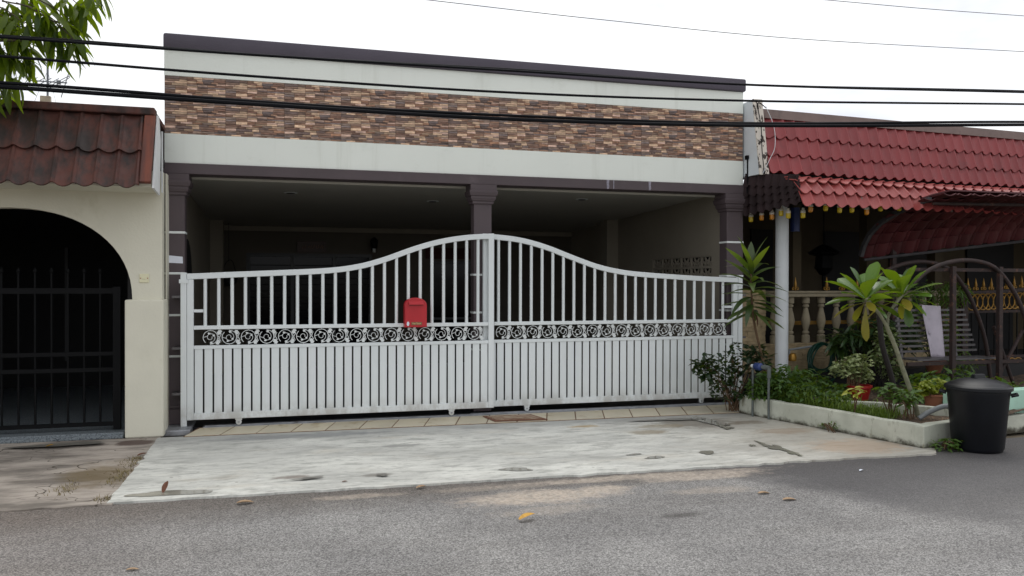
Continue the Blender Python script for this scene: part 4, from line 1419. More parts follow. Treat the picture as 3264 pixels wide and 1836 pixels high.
# festoon bulbs
nums = ['first', 'second', 'third', 'fourth', 'fifth', 'sixth', 'seventh', 'eighth', 'ninth', 'tenth', 'eleventh', 'twelfth', 'thirteenth']
bpx = [(2130, 562), (1916, 549), (1942, 547), (1965, 538), (1983, 544), (2020, 543), (2039, 528), (2077, 525), (2112, 530), (2143, 529), (2180, 535), (2215, 526), (2262, 525)]
bpx[0] = (1889, 553)
bY = [0.12, -0.08, -0.22, -0.34, -0.44, -0.5, -0.66, -0.66, -0.66, -0.66, -0.66, -0.66, -0.66]
bcap = MB().lathe([(.010, .10), (.016, .095), (.016, .075), (.024, .070), (.030, .058), (.030, .036)], (0, 0, 0), 12).mesh('socket', smooth=True)
bgl = MB().lathe([(.028, .036), (.029, .0), (.026, -.022), (.014, -.030)], (0, 0, 0), 12).mesh('glass', smooth=True)
bgl2 = bgl.copy()
for i, ((x, y), Y) in enumerate(zip(bpx, bY)):
    p = at(x, y, Y)
    t = thing('festoon_bulb', '%s yellow festoon bulb from the left along the red awning' % nums[i], 'bulb', p, 'festoon bulbs under the awning')
    link('socket', bcap, 'bulb_cap', t, Matrix.Translation(p))
    link('glass', bgl2 if i in (1, 2, 6, 10) else bgl, 'bulb_amber' if i in (1, 2, 6, 10) else 'bulb_glass', t, Matrix.Translation(p))
    MB().tube([p + Vector((0, 0, .09)), p + Vector((0.004, 0, .13)), p + Vector((0, 0, .19))], [.014, .011, .005], 6).build('holder', 'cable', t)
fp = [at(x, y, Y) + Vector((0, 0, .17)) for (x, y), Y in zip(bpx, bY)]
ft = MB()
pts = []
for a, b in zip(fp, fp[1:]):
    pts += [a, a.lerp(b, .5) - Vector((0, 0, .02))]
pts.append(fp[-1])
tag(ft.tube(catmull(pts, 3), .006, 5).build('festoon_cable', 'cable'), 'black festoon wire looped under the edge of the red awning', 'wire')

# separate curved canopy at the far right: vault of the same tiles, axis running away from the street
cn = thing('tiled_canopy', 'curved red tiled canopy on posts at the right edge, seen from below', 'canopy', (8.3, 0.0, 0))
# quarter-barrel sheet: high edge towards the street, curving down and back to a low lip
cL = [Vector(v) for v in ((7.49, 0.14, 1.88), (7.485, 0.08, 2.02), (7.49, -0.02, 2.16), (7.51, -0.18, 2.29), (7.56, -0.38, 2.40), (7.63, -0.60, 2.49), (7.71, -0.82, 2.55), (7.79, -1.04, 2.59))]
cdir = Vector((cos(radians(12)), -sin(radians(12)), 0))
CW = 2.9
cR = [p + cdir * CW + Vector((0, 0, 0.34 - 0.42 * i / 7)) for i, p in enumerate(cL)]
ncy = 15
for i in range(7):
    p0, p1 = cL[i], cL[i + 1]
    e1 = (cR[i] - p0).normalized()
    up_ = p1 - p0
    e2 = (up_ - e1 * up_.dot(e1)).normalized()
    e3 = e1.cross(e2)
    Wc = (cR[i] - p0).length / ncy
    me = tile_mesh('roof_tile', Wc, up_.length * 1.02, -0.034, 0.010, -0.026, 0.03)
    me.materials.append(M['tile_under_shaded'])
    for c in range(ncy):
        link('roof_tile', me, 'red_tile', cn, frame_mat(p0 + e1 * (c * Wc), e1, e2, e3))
fb = MB()
for q0, q1 in zip(cL[:6], cL[1:7]):
    nn = (q1 - q0).normalized().cross(cdir)
    fb.hexa([q0 + nn * .035 - cdir * .05, q0 - nn * .03 - cdir * .05, q0 - nn * .03 - cdir * .005, q0 + nn * .035 - cdir * .005, q1 + nn * .035 - cdir * .05, q1 - nn * .03 - cdir * .05, q1 - nn * .03 - cdir * .005, q1 + nn * .035 - cdir * .005])
fb.build('end_trim', 'trim_grey', cn)
dk = MB()
for i in range(7):
    o_ = Vector((0, .02, .045))
    dk.hexa([cL[i] + o_, cR[i] + o_, cR[i + 1] + o_, cL[i + 1] + o_, cL[i] + o_ * 1.4, cR[i] + o_ * 1.4, cR[i + 1] + o_ * 1.4, cL[i + 1] + o_ * 1.4])
dk.build('light_block_sheet', 'tile_under_shaded', cn)  # added backing sheet that blocks light leaking between the tile rows
MB().tube([cL[0] + Vector((0, -.02, -.05)), cR[0] + Vector((0, -.02, -.05))], .02, 8).build('lip_tube', 'trim_grey', cn)
MB().tube([cL[6] + Vector((0, 0, -.05)), cR[6] + Vector((0, 0, -.05))], .02, 8).build('front_tube', 'rust', cn)
for k_ in (0.15, 0.95):
    q0 = cL[1].lerp(cR[1], k_)
    MB().box(q0.x - .03, q0.x + .03, q0.y + .05, q0.y + .11, 0, q0.z).build('post', 'rust', cn)

# neighbour's gate with gilt spear heads
gg = thing('ornamental_gate', 'dark ornamental gate with gilt spear heads and ring frieze at the right edge', 'gate', (10.1, 0.5, 0.1))
yg2 = 0.55
MB().box(9.50, 9.60, yg2 - .05, yg2 + .05, 0.1, 1.5).build('stile', 'rust', gg)
rail = MB()
for i in range(10):
    a, b = i / 10, (i + 1) / 10
    f = lambda t: 1.36 + 0.10 * t * t
    rail.hexa([(9.6 + a * 1.6, yg2, f(a)), (9.6 + b * 1.6, yg2, f(b)), (9.6 + b * 1.6, yg2 + .04, f(b)), (9.6 + a * 1.6, yg2 + .04, f(a)), (9.6 + a * 1.6, yg2, f(a) + .05), (9.6 + b * 1.6, yg2, f(b) + .05), (9.6 + b * 1.6, yg2 + .04, f(b) + .05), (9.6 + a * 1.6, yg2 + .04, f(a) + .05)])
rail.build('top_rail', 'rust', gg)
MB().box(9.6, 11.2, yg2, yg2 + .04, 1.09, 1.13).build('rail', 'rust', gg)
MB().box(9.6, 11.2, yg2, yg2 + .04, 0.42, 0.46).build('rail', 'rust', gg)
rg = MB().tube([(.10 * cos(a), 0, .115 * sin(a)) for a in [2 * pi * i / 18 for i in range(19)]], .010, 5, False).mesh('ring', smooth=True)
for i in range(15):
    link('ring', rg, 'gold', gg, Matrix.Translation((9.70 + i * .098, yg2 - .012, 1.245 + 0.0022 * i)))
for i in range(9):
    t = i / 9
    link('spear_head', spm, 'gold', gg, Matrix.Translation((9.66 + i * .142, yg2 + .02, 1.40 + .10 * (i * .142 / 1.6) ** 2 + .012)))
for i in range(11):
    MB().box(9.72 + i * .14, 9.735 + i * .14, yg2 + .01, yg2 + .025, .46, 1.09).build('bar', 'black_metal', gg)
for i in range(8):
    link('ring', rg, 'gold', gg, Matrix.Translation((9.72 + i * .12, yg2 - .012, 0.30)))

# ------------------------------------------------------------------ planter bed
P0, P1, P2, P3 = (5.17, -0.60), (5.70, -2.865), (6.55, -2.62), (7.6, -2.35)
plt = thing('planter_wall', 'low whitewashed planter kerb beside the driveway', 'planter wall', (5.5, -1.8, 0))


def kerb(a, b, t, h, name, mat, z0=-0.02):
    a, b = Vector(a), Vector(b)
    d = (b - a).normalized()
    n = Vector((-d.y, d.x))
    rr2 = random.Random(int(a.x * 100))
    k = max(2, int((b - a).length / 0.16))
    m = MB()
    for i in range(k + 1):
        p = a + (b - a) * i / k
        j1, j2 = rr2.uniform(-.004, .004), rr2.uniform(-.006, .006)
        for q, z in ((p, z0), (p + n * (.003 + j1), h + j2), (p + n * t, h + j2), (p + n * t, z0)):
            m.v.append((q.x, q.y, z))
    for i in range(k):
        for s in range(3):
            m.f.append((i * 4 + s, i * 4 + s + 1, i * 4 + 5 + s, i * 4 + 4 + s))
    m.f += [(0, 1, 2, 3), (k * 4 + 3, k * 4 + 2, k * 4 + 1, k * 4)]
    return m.build(name, mat, plt, 0.008)


kerb(P0, P1, 0.10, 0.205, 'side_kerb', 'planter_white')
kerb((P1[0] + .004, P1[1] + .002), P2, 0.10, 0.205, 'front_kerb', 'planter_white')
kerb((5.60, -1.35), (6.62, -2.52), 0.07, 0.262, 'inner_kerb', 'planter_white')
kerb((6.75, -2.45), (10.5, -2.05), 0.12, 0.16, 'front_kerb', 'planter_white')
gw = tag(MB().hexa([(6.55, -2.35, 0.0), (10.5, -1.9, 0), (10.5, -1.75, 0), (6.55, -2.2, 0), (6.55, -2.35, .40), (10.5, -1.9, .40), (10.5, -1.75, .40), (6.55, -2.2, .40)]).build('garden_wall', 'green_wall', None, 0.008), 'pale green garden wall behind the black bin', 'wall')
# soil surface
sb = MB()
nx, ny = 26, 26
rs = random.Random(9)
for j in range(ny + 1):
    for i in range(nx + 1):
        t, s = j / ny, i / nx
        l = Vector((5.26, -.55)).lerp(Vector((5.80, -2.80)), t)
        r = Vector((10.4, 0.25)).lerp(Vector((10.4, -1.95)), t)
        # curve right end in near the front kerb
        r = Vector((10.4, 0.28)).lerp(Vector((6.62 + (10.4 - 6.62) * (1 - t) ** 0.7, -2.56)), t)
        p = l.lerp(r, s)
        sb.v.append((p.x, p.y, 0.165 + rs.uniform(-.014, .02) + 0.035 * s))
for j in range(ny):
    for i in range(nx):
        q = j * (nx + 1) + i
        sb.f.append((q, q + 1, q + nx + 2, q + nx + 1))
struct(sb.build('soil', 'soil', None, smooth=True))

# ------------------------------------------------------------------ plants


def leaf_mesh(name, L, W, bend, shape='lance', fold=0.25, seg=7):
    """single leaf blade along +X, drooping towards -Z"""
    b = MB()
    for i in range(seg + 1):
        t = i / seg
        if shape == 'lance':
            wd = sin(pi * min(1, t * 0.94 + 0.05)) ** 0.8 * (1 - 0.25 * t)
        elif shape == 'spat':
            wd = 0.10 + 0.90 * sin(pi * min(1, t * 0.90) ** 1.5) if t < 0.99 else 0.12
        else:
            wd = sin(pi * min(1, 0.08 + t * 0.9)) ** 0.7
        if i == seg and shape != 'spat':
            wd = 0.04
        x = L * t * (1 - 0.15 * bend * t)
        z = -bend * L * t * t * 0.6
        y = W / 2 * wd
        b.v += [(x, -y, z + fold * y), (x, 0, z), (x, y, z + fold * y)]
    for i in range(seg):
        q = i * 3
        b.f += [(q, q + 3, q + 4, q + 1), (q + 1, q + 4, q + 5, q + 2)]
    me = b.mesh(name, smooth=True)
    return me


def orient(p, d, roll=0.0, s=1.0):
    d = Vector(d).normalized()
    up = Vector((0, 0, 1))
    y = up.cross(d)
    if y.length < 1e-3:
        y = Vector((0, 1, 0))
    y.normalize()
    z = d.cross(y)
    m = Matrix((d, y, z)).transposed().to_4x4() @ Matrix.Rotation(roll, 4, 'X') @ Matrix.Diagonal((s, s, s, 1))
    m.translation = p
    return m


# cordyline by the gate end
cdy = thing('cordyline', 'tall cordyline with strap leaves leaning beside the right gate post', 'plant', (5.50, -0.70, 0.17))
stem = [(5.50, -.70, .17), (5.47, -.70, .42), (5.40, -.70, .70), (5.33, -.70, .95), (5.285, -.70, 1.18), (5.265, -.70, 1.45), (5.255, -.70, 1.68)]
MB().tube(catmull(stem, 4), [.016] * 9 + [.014] * 10 + [.010] * 6, 8).build('stem', 'stem_brown', cdy)
lmC = [leaf_mesh('leaf', .40, .092, .55), leaf_mesh('leaf', .42, .095, .95), leaf_mesh('leaf', .40, .11, .22)]
lmY = [m.copy() for m in lmC]
rc = random.Random(21)
for i in range(36):
    t = i / 35
    z = 1.16 + 0.56 * t
    p = Vector((5.288 - .03 * t, -.70, z))
    an = i * 2.399 + rc.uniform(-.3, .3)
    el = -0.35 + 1.55 * t ** 1.3 + rc.uniform(-.12, .12)
    d = Vector((cos(an) * cos(el), sin(an) * cos(el) * .8, sin(el)))
    yg_ = t > 0.84 and rc.random() < .45
    k = rc.randrange(3) if t < .85 else 2
    link('leaf', (lmY if yg_ else lmC)[k], 'leaf_cordy_young' if yg_ else 'leaf_cordy', cdy, orient(p, d, rc.uniform(-.3, .3), rc.uniform(.85, 1.12)))
link('leaf', leaf_mesh('leaf', .17, .07, .3), 'leaf_dry_brown', cdy, orient(Vector((5.30, -.72, 1.17)), (0.35, -.1, -1)))

# frangipani
fg = thing('frangipani', 'young frangipani with two rosettes of big glossy leaves leaning over the planter', 'tree', (6.16, -2.28, .17))
trunk = [(6.19, -2.27, .16), (6.12, -2.26, .38), (6.02, -2.25, .64), (5.92, -2.25, .88), (5.80, -2.25, 1.12)]
MB().tube(catmull(trunk, 4), [.026 - .0004 * i for i in range(17)], 10).build('trunk', 'bark_grey', fg)
MB().tube(catmull([(5.81, -2.25, 1.10), (5.72, -2.27, 1.20), (5.62, -2.28, 1.30), (5.545, -2.28, 1.37)], 4), .017, 8).build('branch', 'bark_grey', fg)
MB().tube(catmull([(5.82, -2.25, 1.09), (5.86, -2.22, 1.20), (5.95, -2.2, 1.30), (6.06, -2.18, 1.40)], 4), .016, 8).build('branch', 'bark_grey', fg)
lmF = [leaf_mesh('leaf', .38, .135, .35, 'spat', .2, 9), leaf_mesh('leaf', .34, .135, .12, 'spat', .25, 9), leaf_mesh('leaf', .38, .085, .5, 'spat', .15, 9)]
lmFo = [m.copy() for m in lmF]
rf_ = random.Random(5)
for c in ((5.545, -2.28, 1.375), (6.06, -2.18, 1.405)):
    N = 25
    for i in range(N):
        t = i / (N - 1)
        an = i * 2.399 + rf_.uniform(-.25, .25)
        el = 1.2 - 1.45 * t ** .8 + rf_.uniform(-.12, .12)
        d = Vector((cos(an) * cos(el), sin(an) * cos(el), sin(el)))
        old = t > .82 and rf_.random() < .5
        k = 1 if t < .3 else (0 if t < .7 else 2)
        link('leaf', (lmFo if old else lmF)[k], 'leaf_frangi_old' if old else 'leaf_frangi', fg, orient(Vector(c) + d * .015 - Vector((0, 0, .05 * t)), d, rf_.uniform(-.4, .4), rf_.uniform(.85, 1.12)))
link('leaf', lmFo[2], 'leaf_frangi_old', fg, orient(Vector((5.53, -2.30, 1.30)), (-.25, -.15, -1), 0, .95))
link('leaf', lmF[1], 'leaf_frangi', fg, orient(Vector((6.04, -2.25, 1.33)), (.0, -.25, -1), .3, .75))


def bush(name, label, base, centers, nleaf, L, W, mat, stems, stemmat='stem_brown', seed=1, shape='lance', elev=(-.5, 1.0), cat='plant', pot=None, group=None, extra=None):
    """shrub: stems plus leaf blades spread through clumps"""
    rr = random.Random(seed)
    t = thing(name, label, cat, base, group)
    sbm = MB()
    base = Vector(base)
    for i in range(stems):
        c, r = rr.choice(centers)
        e = Vector(c) + Vector((rr.uniform(-1, 1) * r[0] * .6, rr.uniform(-1, 1) * r[1] * .6, rr.uniform(-.3, .6) * r[2]))
        s = base + Vector((rr.uniform(-.06, .06), rr.uniform(-.05, .05), 0))
        m = s.lerp(e, .5) + Vector((rr.uniform(-.05, .05), rr.uniform(-.04, .04), .05))
        sbm.tube(catmull([s, m, e], 3), [.006] * 4 + [.003] * 3, 5)
    sbm.build('stem', stemmat, t)
    b = MB()
    for i in range(nleaf):
        c, r = centers[i % len(centers)]
        while True:
            q = Vector((rr.uniform(-1, 1), rr.uniform(-1, 1), rr.uniform(-1, 1)))
            if q.length < 1:
                break
        q = q * (q.length ** -.35 if q.length > .05 else 1)
        p = Vector(c) + Vector((q.x * r[0], q.y * r[1], q.z * r[2]))
        an, el = rr.uniform(0, 2 * pi), rr.uniform(*elev)
        d = Vector((cos(an) * cos(el), sin(an) * cos(el), sin(el)))
        m = orient(p, d, rr.uniform(-.6, .6), rr.uniform(.65, 1.2))
        sg = 3
        n0 = len(b.v)
        for k in range(sg + 1):
            tt = k / sg
            wd = (0.15, 1.0, .75, .03)[k] if shape == 'lance' else (0.3, 1.0, 1.0, .2)[k]
            z = -L * tt * tt * .35
            y = W / 2 * wd
            b.v += [tuple(m @ Vector((L * tt, -y, z + .25 * y))), tuple(m @ Vector((L * tt, 0, z))), tuple(m @ Vector((L * tt, y, z + .25 * y)))]
        for k in range(sg):
            q0 = n0 + k * 3
            b.f += [(q0, q0 + 3, q0 + 4, q0 + 1), (q0 + 1, q0 + 4, q0 + 5, q0 + 2)]
    fo = b.build('foliage', mat, t)
    fo['kind'] = 'stuff'
    if pot:
        c, r, h, pmt = pot
        MB().lathe([(r * .72, 0), (r * .95, h * .85), (r * 1.05, h * .86), (r * 1.05, h), (r * .9, h), (r * .85, h * .85)], c, 18).build('pot', pmt, t, smooth=True)
    return t


bush('shrub', 'dark leafy shrub crowding the right end of the gate', (5.12, -.55, .02), [((5.00, -.52, .50), (.24, .16, .22)), ((5.22, -.55, .62), (.18, .14, .20)), ((4.78, -.50, .52), (.16, .10, .14)), ((5.05, -.55, .28), (.24, .16, .14)), ((5.42, -.62, .62), (.16, .12, .16))], 620, .085, .05, 'leaf_dark', 22, 'stem_brown', 31)
bush('weed_clump', 'mid-green leafy weeds filling the planter behind the meter pipes', (5.7, -.9, .17), [((5.55, -.85, .42), (.26, .2, .18)), ((5.85, -.95, .36), (.25, .2, .16)), ((6.0, -.6, .33), (.22, .2, .12)), ((5.6, -1.2, .30), (.22, .25, .12)), ((5.42, -.95, .34), (.14, .2, .16)), ((5.27, -.86, .30), (.10, .14, .13)), ((5.75, -1.45, .25), (.2, .25, .08)), ((5.95, -1.2, .30), (.2, .2, .12))], 1700, .085, .038, 'leaf_mid', 14, 'stem_brown', 32)
b1 = at(2140, 925, -1.2)
bush('variegated_bush', 'pale variegated bush in the red pot', (b1.x, -1.2, .22), [((b1.x - .06, -1.2, b1.z - .02), (.19, .15, .11)), ((b1.x + .10, -1.2, b1.z + .05), (.15, .13, .11)), ((b1.x + .2, -1.15, b1.z - .10), (.13, .1, .08))], 620, .055, .034, 'leaf_varieg', 14, 'stem_brown', 33, 'oval', (-.4, .6))
b1p = at(2160, 975, -1.25)
pt = thing('plant_pot', 'red plastic plant pot standing among the weeds', 'pot', (b1p.x, -1.25, .19))
MB().lathe([(.10, 0), (.13, .14), (.145, .145), (.145, .17), (.125, .17), (.12, .14)], (b1p.x, -1.25, .20), 20).build('pot', 'pot_red', pt, smooth=True)
MB().lathe([(.119, .138), (.02, .148)], (b1p.x, -1.25, .20), 16).build('soil', 'soil', pt)
b2 = at(2232, 872, -.8)
bush('variegated_bush', 'tall pale variegated bush behind the frangipani trunk', (b2.x, -.8, .2), [((b2.x, -.8, b2.z + .10), (.15, .14, .15)), ((b2.x - .08, -.8, b2.z - .12), (.14, .12, .13)), ((b2.x + .06, -.8, b2.z - .28), (.15, .12, .14))], 520, .06, .036, 'leaf_varieg', 12, 'stem_dark', 34, 'oval', (-.4, .6))
b3 = at(2352, 978, -1.9)
bush('potted_plant', 'yellow-green variegated plant in a terracotta pot left of the bin', (b3.x, -1.9, .2), [((b3.x, -1.9, b3.z + .03), (.15, .12, .08)), ((b3.x + .10, -1.9, b3.z - .04), (.12, .11, .10)), ((b3.x - .12, -1.9, b3.z), (.09, .09, .06))], 420, .055, .036, 'leaf_yellow', 10, 'stem_brown', 35, 'oval', (-.4, .6), pot=((b3.x - .02, -1.9, .19), .10, .15, 'terracotta'))
b4 = at(2200, 860, -.35)
# second, darker stem behind the frangipani
ds = thing('dead_stem', 'leaning dark bare stem just behind the frangipani trunk', 'stem', (6.55, -1.5, .18))
MB().tube(catmull([(6.62, -1.5, .16), (6.52, -1.5, .5), (6.40, -1.5, .85), (6.36, -1.5, 1.2)], 4), .03, 8).build('stem', 'stem_dark', ds)
bush('weed_clump', 'tiny weed growing from a crack in the outer kerb face', (5.45, -1.93, .0), [((5.44, -1.95, .07), (.05, .04, .05)), ((5.42, -1.80, .04), (.03, .03, .03))], 40, .04, .014, 'leaf_mid', 5, 'stem_brown', 71, 'lance', (0, 1.2))
bush('low_shrub', 'low green shrub filling the bed under the swing bench', (7.3, -1.5, .2), [((7.05, -1.45, .36), (.3, .2, .14)), ((7.5, -1.5, .36), (.3, .2, .16)), ((7.9, -1.6, .30), (.3, .2, .12))], 420, .11, .05, 'leaf_mid', 14, 'stem_brown', 72)
bush('cane_plant', 'dark-stemmed cane plant with arching leaves in front of the balustrade', (b4.x, -.35, .2), [((b4.x, -.35, b4.z + .15), (.40, .2, .20)), ((b4.x - .35, -.3, b4.z + .02), (.25, .2, .14)), ((b4.x + .4, -.35, b4.z + .05), (.30, .2, .2))], 380, .22, .045, 'leaf_dark', 46, 'stem_dark', 36, 'lance', (-.7, .8))
b5 = at(2330, 760, -.1)
bush('bamboo_clump', 'feathery green bamboo clump left of the gilt gate', (b5.x + .1, -.1, .2), [((b5.x + .05, -.1, b5.z), (.30, .2, .30)), ((b5.x + .45, -.1, b5.z + .12), (.28, .2, .16)), ((b5.x + .2, -.1, b5.z - .45), (.35, .2, .25)), ((b5.x + .4, -.1, b5.z - .8), (.4, .2, .2))], 900, .13, .022, 'leaf_mid', 24, 'stem_brown', 37, 'lance', (-1.0, .5))
for i, (x, y, Y, lab) in enumerate(((2150, 1010, -2.0, 'small yellow-tipped seedling in bare soil nearest the kerb'), (2240, 990, -2.15, 'small green seedling just left of the frangipani foot'), (2285, 1005, -2.35, 'low leafy seedling at the frangipani foot'))):
    s = at(x, y, Y)
    bush('seedling', lab, (s.x, Y, .17), [((s.x, Y, s.z + (.10 if i == 0 else .02)), (.08 if i == 0 else .13, .08, .04 if i == 0 else .08))], 16 if i == 0 else 70, .09, .034, 'leaf_yellow' if i == 0 else 'leaf_mid', 2 if i == 0 else 6, 'stem_brown', 50 + i, 'oval', (-.2, .6))
b6 = at(2385, 1120, -2.95)
bush('weed_clump', 'small green weeds between planter corner and bin', (b6.x, -2.93, 0), [((b6.x - .03, -2.95, .05), (.13, .06, .05)), ((b6.x + .08, -2.96, .04), (.08, .06, .04))], 90, .07, .03, 'leaf_mid', 6, 'stem_brown', 61, 'lance', (-.2, .7))
b7 = at(2350, 905, -.6)
hb = thing('hanging_basket', 'brown hanging flowerpot left of the swing bench', 'pot', (b7.x, -.6, b7.z - .1))
MB().lathe([(.07, -.16), (.13, -.02), (.14, .0), (.12, .0)], (b7.x, -.6, b7.z), 16).build('pot', 'terracotta', hb, smooth=True)
MB().tube([(b7.x - .12, -.6, b7.z), (b7.x, -.6, b7.z + .3), (b7.x + .12, -.6, b7.z)], .004, 5).tube([(b7.x, -.6, b7.z + .3), (b7.x, -.6, b7.z + .55)], .004, 5).build('hanger', 'black_metal', hb)
b8 = at(2180, 980, -.9)
bush('broadleaf_plant', 'broad green drooping leaves beside the hose reel', (7.15, -.1, .2), [((7.12, -.1, .78), (.22, .14, .14)), ((7.35, -.1, .62), (.22, .14, .16))], 60, .26, .10, 'leaf_mid', 10, 'stem_brown', 38, 'lance', (-.8, .3))

# grass and litter in the bed
gb = MB()
rg_ = random.Random(44)
for i in range(5200):
    t = rg_.random()
    l = Vector((5.27, -.68)).lerp(Vector((5.72, -2.3)), t ** 1.5)
    x = l.x + abs(rg_.gauss(0, .22)) + .04
    y = l.y + rg_.uniform(-.05, .1) + (x - l.x) * .3
    h = rg_.uniform(.06, .20) * (1.3 - .85 * t) * (1.6 if rg_.random() < .12 else 1)
    an = rg_.uniform(0, 6.28)
    dx, dy = cos(an) * h * .6, sin(an) * h * .6
    wx, wy = -sin(an) * .004, cos(an) * .004
    z = .16
    n = len(gb.v)
    gb.v += [(x - wx, y - wy, z), (x + wx, y + wy, z), (x + dx * .4 + wx, y + dy * .4 + wy, z + h * .75), (x + dx * .4 - wx, y + dy * .4 - wy, z + h * .75), (x + dx, y + dy, z + h * .85)]
    gb.f += [(n, n + 1, n + 2, n + 3), (n + 3, n + 2, n + 4)]
struct(gb.build('grass', 'grass'), 'stuff')
# dry tufts along the driveway's left edge
db = MB()
for i in range(520):
    c = rg_.choice([(-1.17, -1.62, .10), (-1.17, -1.95, .12), (-1.20, -2.15, .14), (-1.15, -2.75, .06), (-1.16, -1.4, .05), (-1.5, -2.35, .2)])
    x, y = c[0] + rg_.gauss(0, .045), c[1] + rg_.gauss(0, c[2] * .7)
    if x > -1.135:
        continue
    h = rg_.uniform(.012, .04)
    an = rg_.uniform(0, 6.28)
    wx, wy = -sin(an) * .003, cos(an) * .003
    n = len(db.v)
    db.v += [(x - wx, y - wy, -.006), (x + wx, y + wy, -.006), (x + cos(an) * h, y + sin(an) * h, h * .7)]
    db.f.append((n, n + 1, n + 2))
struct(db.build('dry_grass', 'straw'), 'stuff')

# fallen leaves
fl1 = leaf_mesh('fallen_leaf', .13, .055, .15, 'oval', .5, 6)


def fallen(p, ang, s, mat, label, tilt=0.1, me=None):
    m = (me or fl1).copy()
    o = link('fallen_leaf', m, mat, None, Matrix.Translation((p[0], p[1], p[2])) @ Matrix.Rotation(ang, 4, 'Z') @ Matrix.Rotation(-tilt, 4, 'Y') @ Matrix.Diagonal((s, s, s, 1)))
    return tag(o, label, 'leaf', 'fallen leaves')


fallen((1.48, -4.02, .0), .35, 1.0, 'leaf_dry_gold', 'large golden fallen leaf on the asphalt in front of the gate', .25)
fallen((-.28, -3.10, -.005), .1, .9, 'leaf_dry', 'pale curled dry leaf on the road below the long puddle', .05)
fallen((.98, -3.02, -.005), .4, .7, 'leaf_dry', 'small tan dry leaf at the concrete edge, left of the sand patch', .1)
fallen((-.80, -2.70, .004), 1.2, .75, 'leaf_dry_brown', 'upright brown leaf standing in the long puddle', .9)
fallen((-2.06, -.66, .0), .1, .55, 'leaf_dry_gold', 'tiny yellow leaf on the old pavement by the black gate', .4)
fallen((3.35, -3.82, -.01), -.1, .75, 'leaf_dry', 'pale dry leaf on the open road right of centre', .05)
fallen((3.42, -4.02, -.01), -.15, .8, 'leaf_dry', 'long buff twig-like leaf just nearer than the pale one right of centre', .05)
fallen((-.78, -4.30, -.01), .05, .5, 'leaf_dry', 'lone dry leaf on the road in the left foreground', .05)
fallen((4.55, -3.42, -.01), .4, .45, 'sticker', 'tiny whitish leaf scrap on the dark asphalt at the right', .1)
fallen((6.35, -3.40, -.01), .1, .5, 'leaf_dry', 'dry leaf on dark asphalt in front of the bin', .1)
fallen((-1.19, -1.28, .0), .5, .7, 'leaf_dry_brown', 'crumpled rust-brown leaf at the chipped driveway edge', .2)
fallen((.46, -2.72, .003), .2, .35, 'leaf_dry_brown', 'tiny dark leaf on the concrete near the small damp mark', .1)

# mango tree reaching in at the top left
mg = thing('mango_tree', 'mango tree with long drooping leaves hanging into the top left corner', 'tree', (-4.3, -0.9, 0))
MB().tube(catmull([(-4.35, -.9, -.03), (-4.3, -.9, 1.0), (-4.25, -.88, 2.2), (-4.1, -.85, 3.2), (-3.8, -.82, 4.2), (-3.5, -.8, 5.2)], 4), [.15 - .004 * i for i in range(21)], 10).build('trunk', 'bark_mango', mg)
rm = random.Random(12)
cl = []
for x, y, Y in ((30, 18, -.8), (75, -8, -.7), (120, 40, -.85), (165, 5, -.7), (205, 20, -.8), (245, -20, -.75), (20, 70, -.65), (62, 60, -.9), (105, 75, -.7), (150, 60, -.85), (190, 62, -.7), (12, 128, -.8), (55, 112, -.7), (95, 25, -.9), (140, 95, -.75), (185, 98, -.85), (35, 150, -.75), (78, 145, -.65), (-12, 190, -.8), (-20, 100, -.8), (225, 5, -.65), (8, 40, -.9), (-15, 215, -.7), (48, 90, -.8), (175, 118, -.75), (30, 200, -.8)):
    cl.append(at(x, y, Y))
limb = MB()
for s, e in (((-3.95, -.84, 3.75), cl[5]), ((-4.1, -.85, 3.2), cl[15]), ((-3.95, -.84, 3.75), cl[10]), ((-4.15, -.86, 2.9), cl[16])):
    s = Vector(s)
    limb.tube(catmull([s, s.lerp(e, .45) + Vector((0, 0, .12)), e], 6), [.035 - .0022 * i for i in range(13)], 6)
limb.build('limb', 'bark_mango', mg)
tw = MB()
lmM = [leaf_mesh('leaf', .26, .062, .5), leaf_mesh('leaf', .30, .066, .9), leaf_mesh('leaf', .24, .058, .3)]
cnt = 0
for ci, c in enumerate(cl):
    src = Vector((c.x - .35, c.y + rm.uniform(-.1, .1), c.z + rm.uniform(.05, .25)))
    tw.tube(catmull([src, src.lerp(c, .6) + Vector((0, 0, .03)), c], 3), [.008, .007, .007, .006, .005, .004, .004], 5)
    for i in range(11):
        an = rm.uniform(0, 2 * pi)
        el = rm.uniform(-1.25, .15)
        d = Vector((cos(an) * cos(el) + .25, sin(an) * cos(el) * .8, sin(el) - .35))
        off = Vector((rm.uniform(-.07, .05), rm.uniform(-.05, .05), rm.uniform(-.03, .04)))
        link('leaf', lmM[rm.randrange(3)], 'leaf_mango', mg, orient(c + off, d, rm.uniform(-.9, .9), rm.uniform(.8, 1.15)))
        cnt += 1
tw.build('twigs', 'bark_mango', mg)
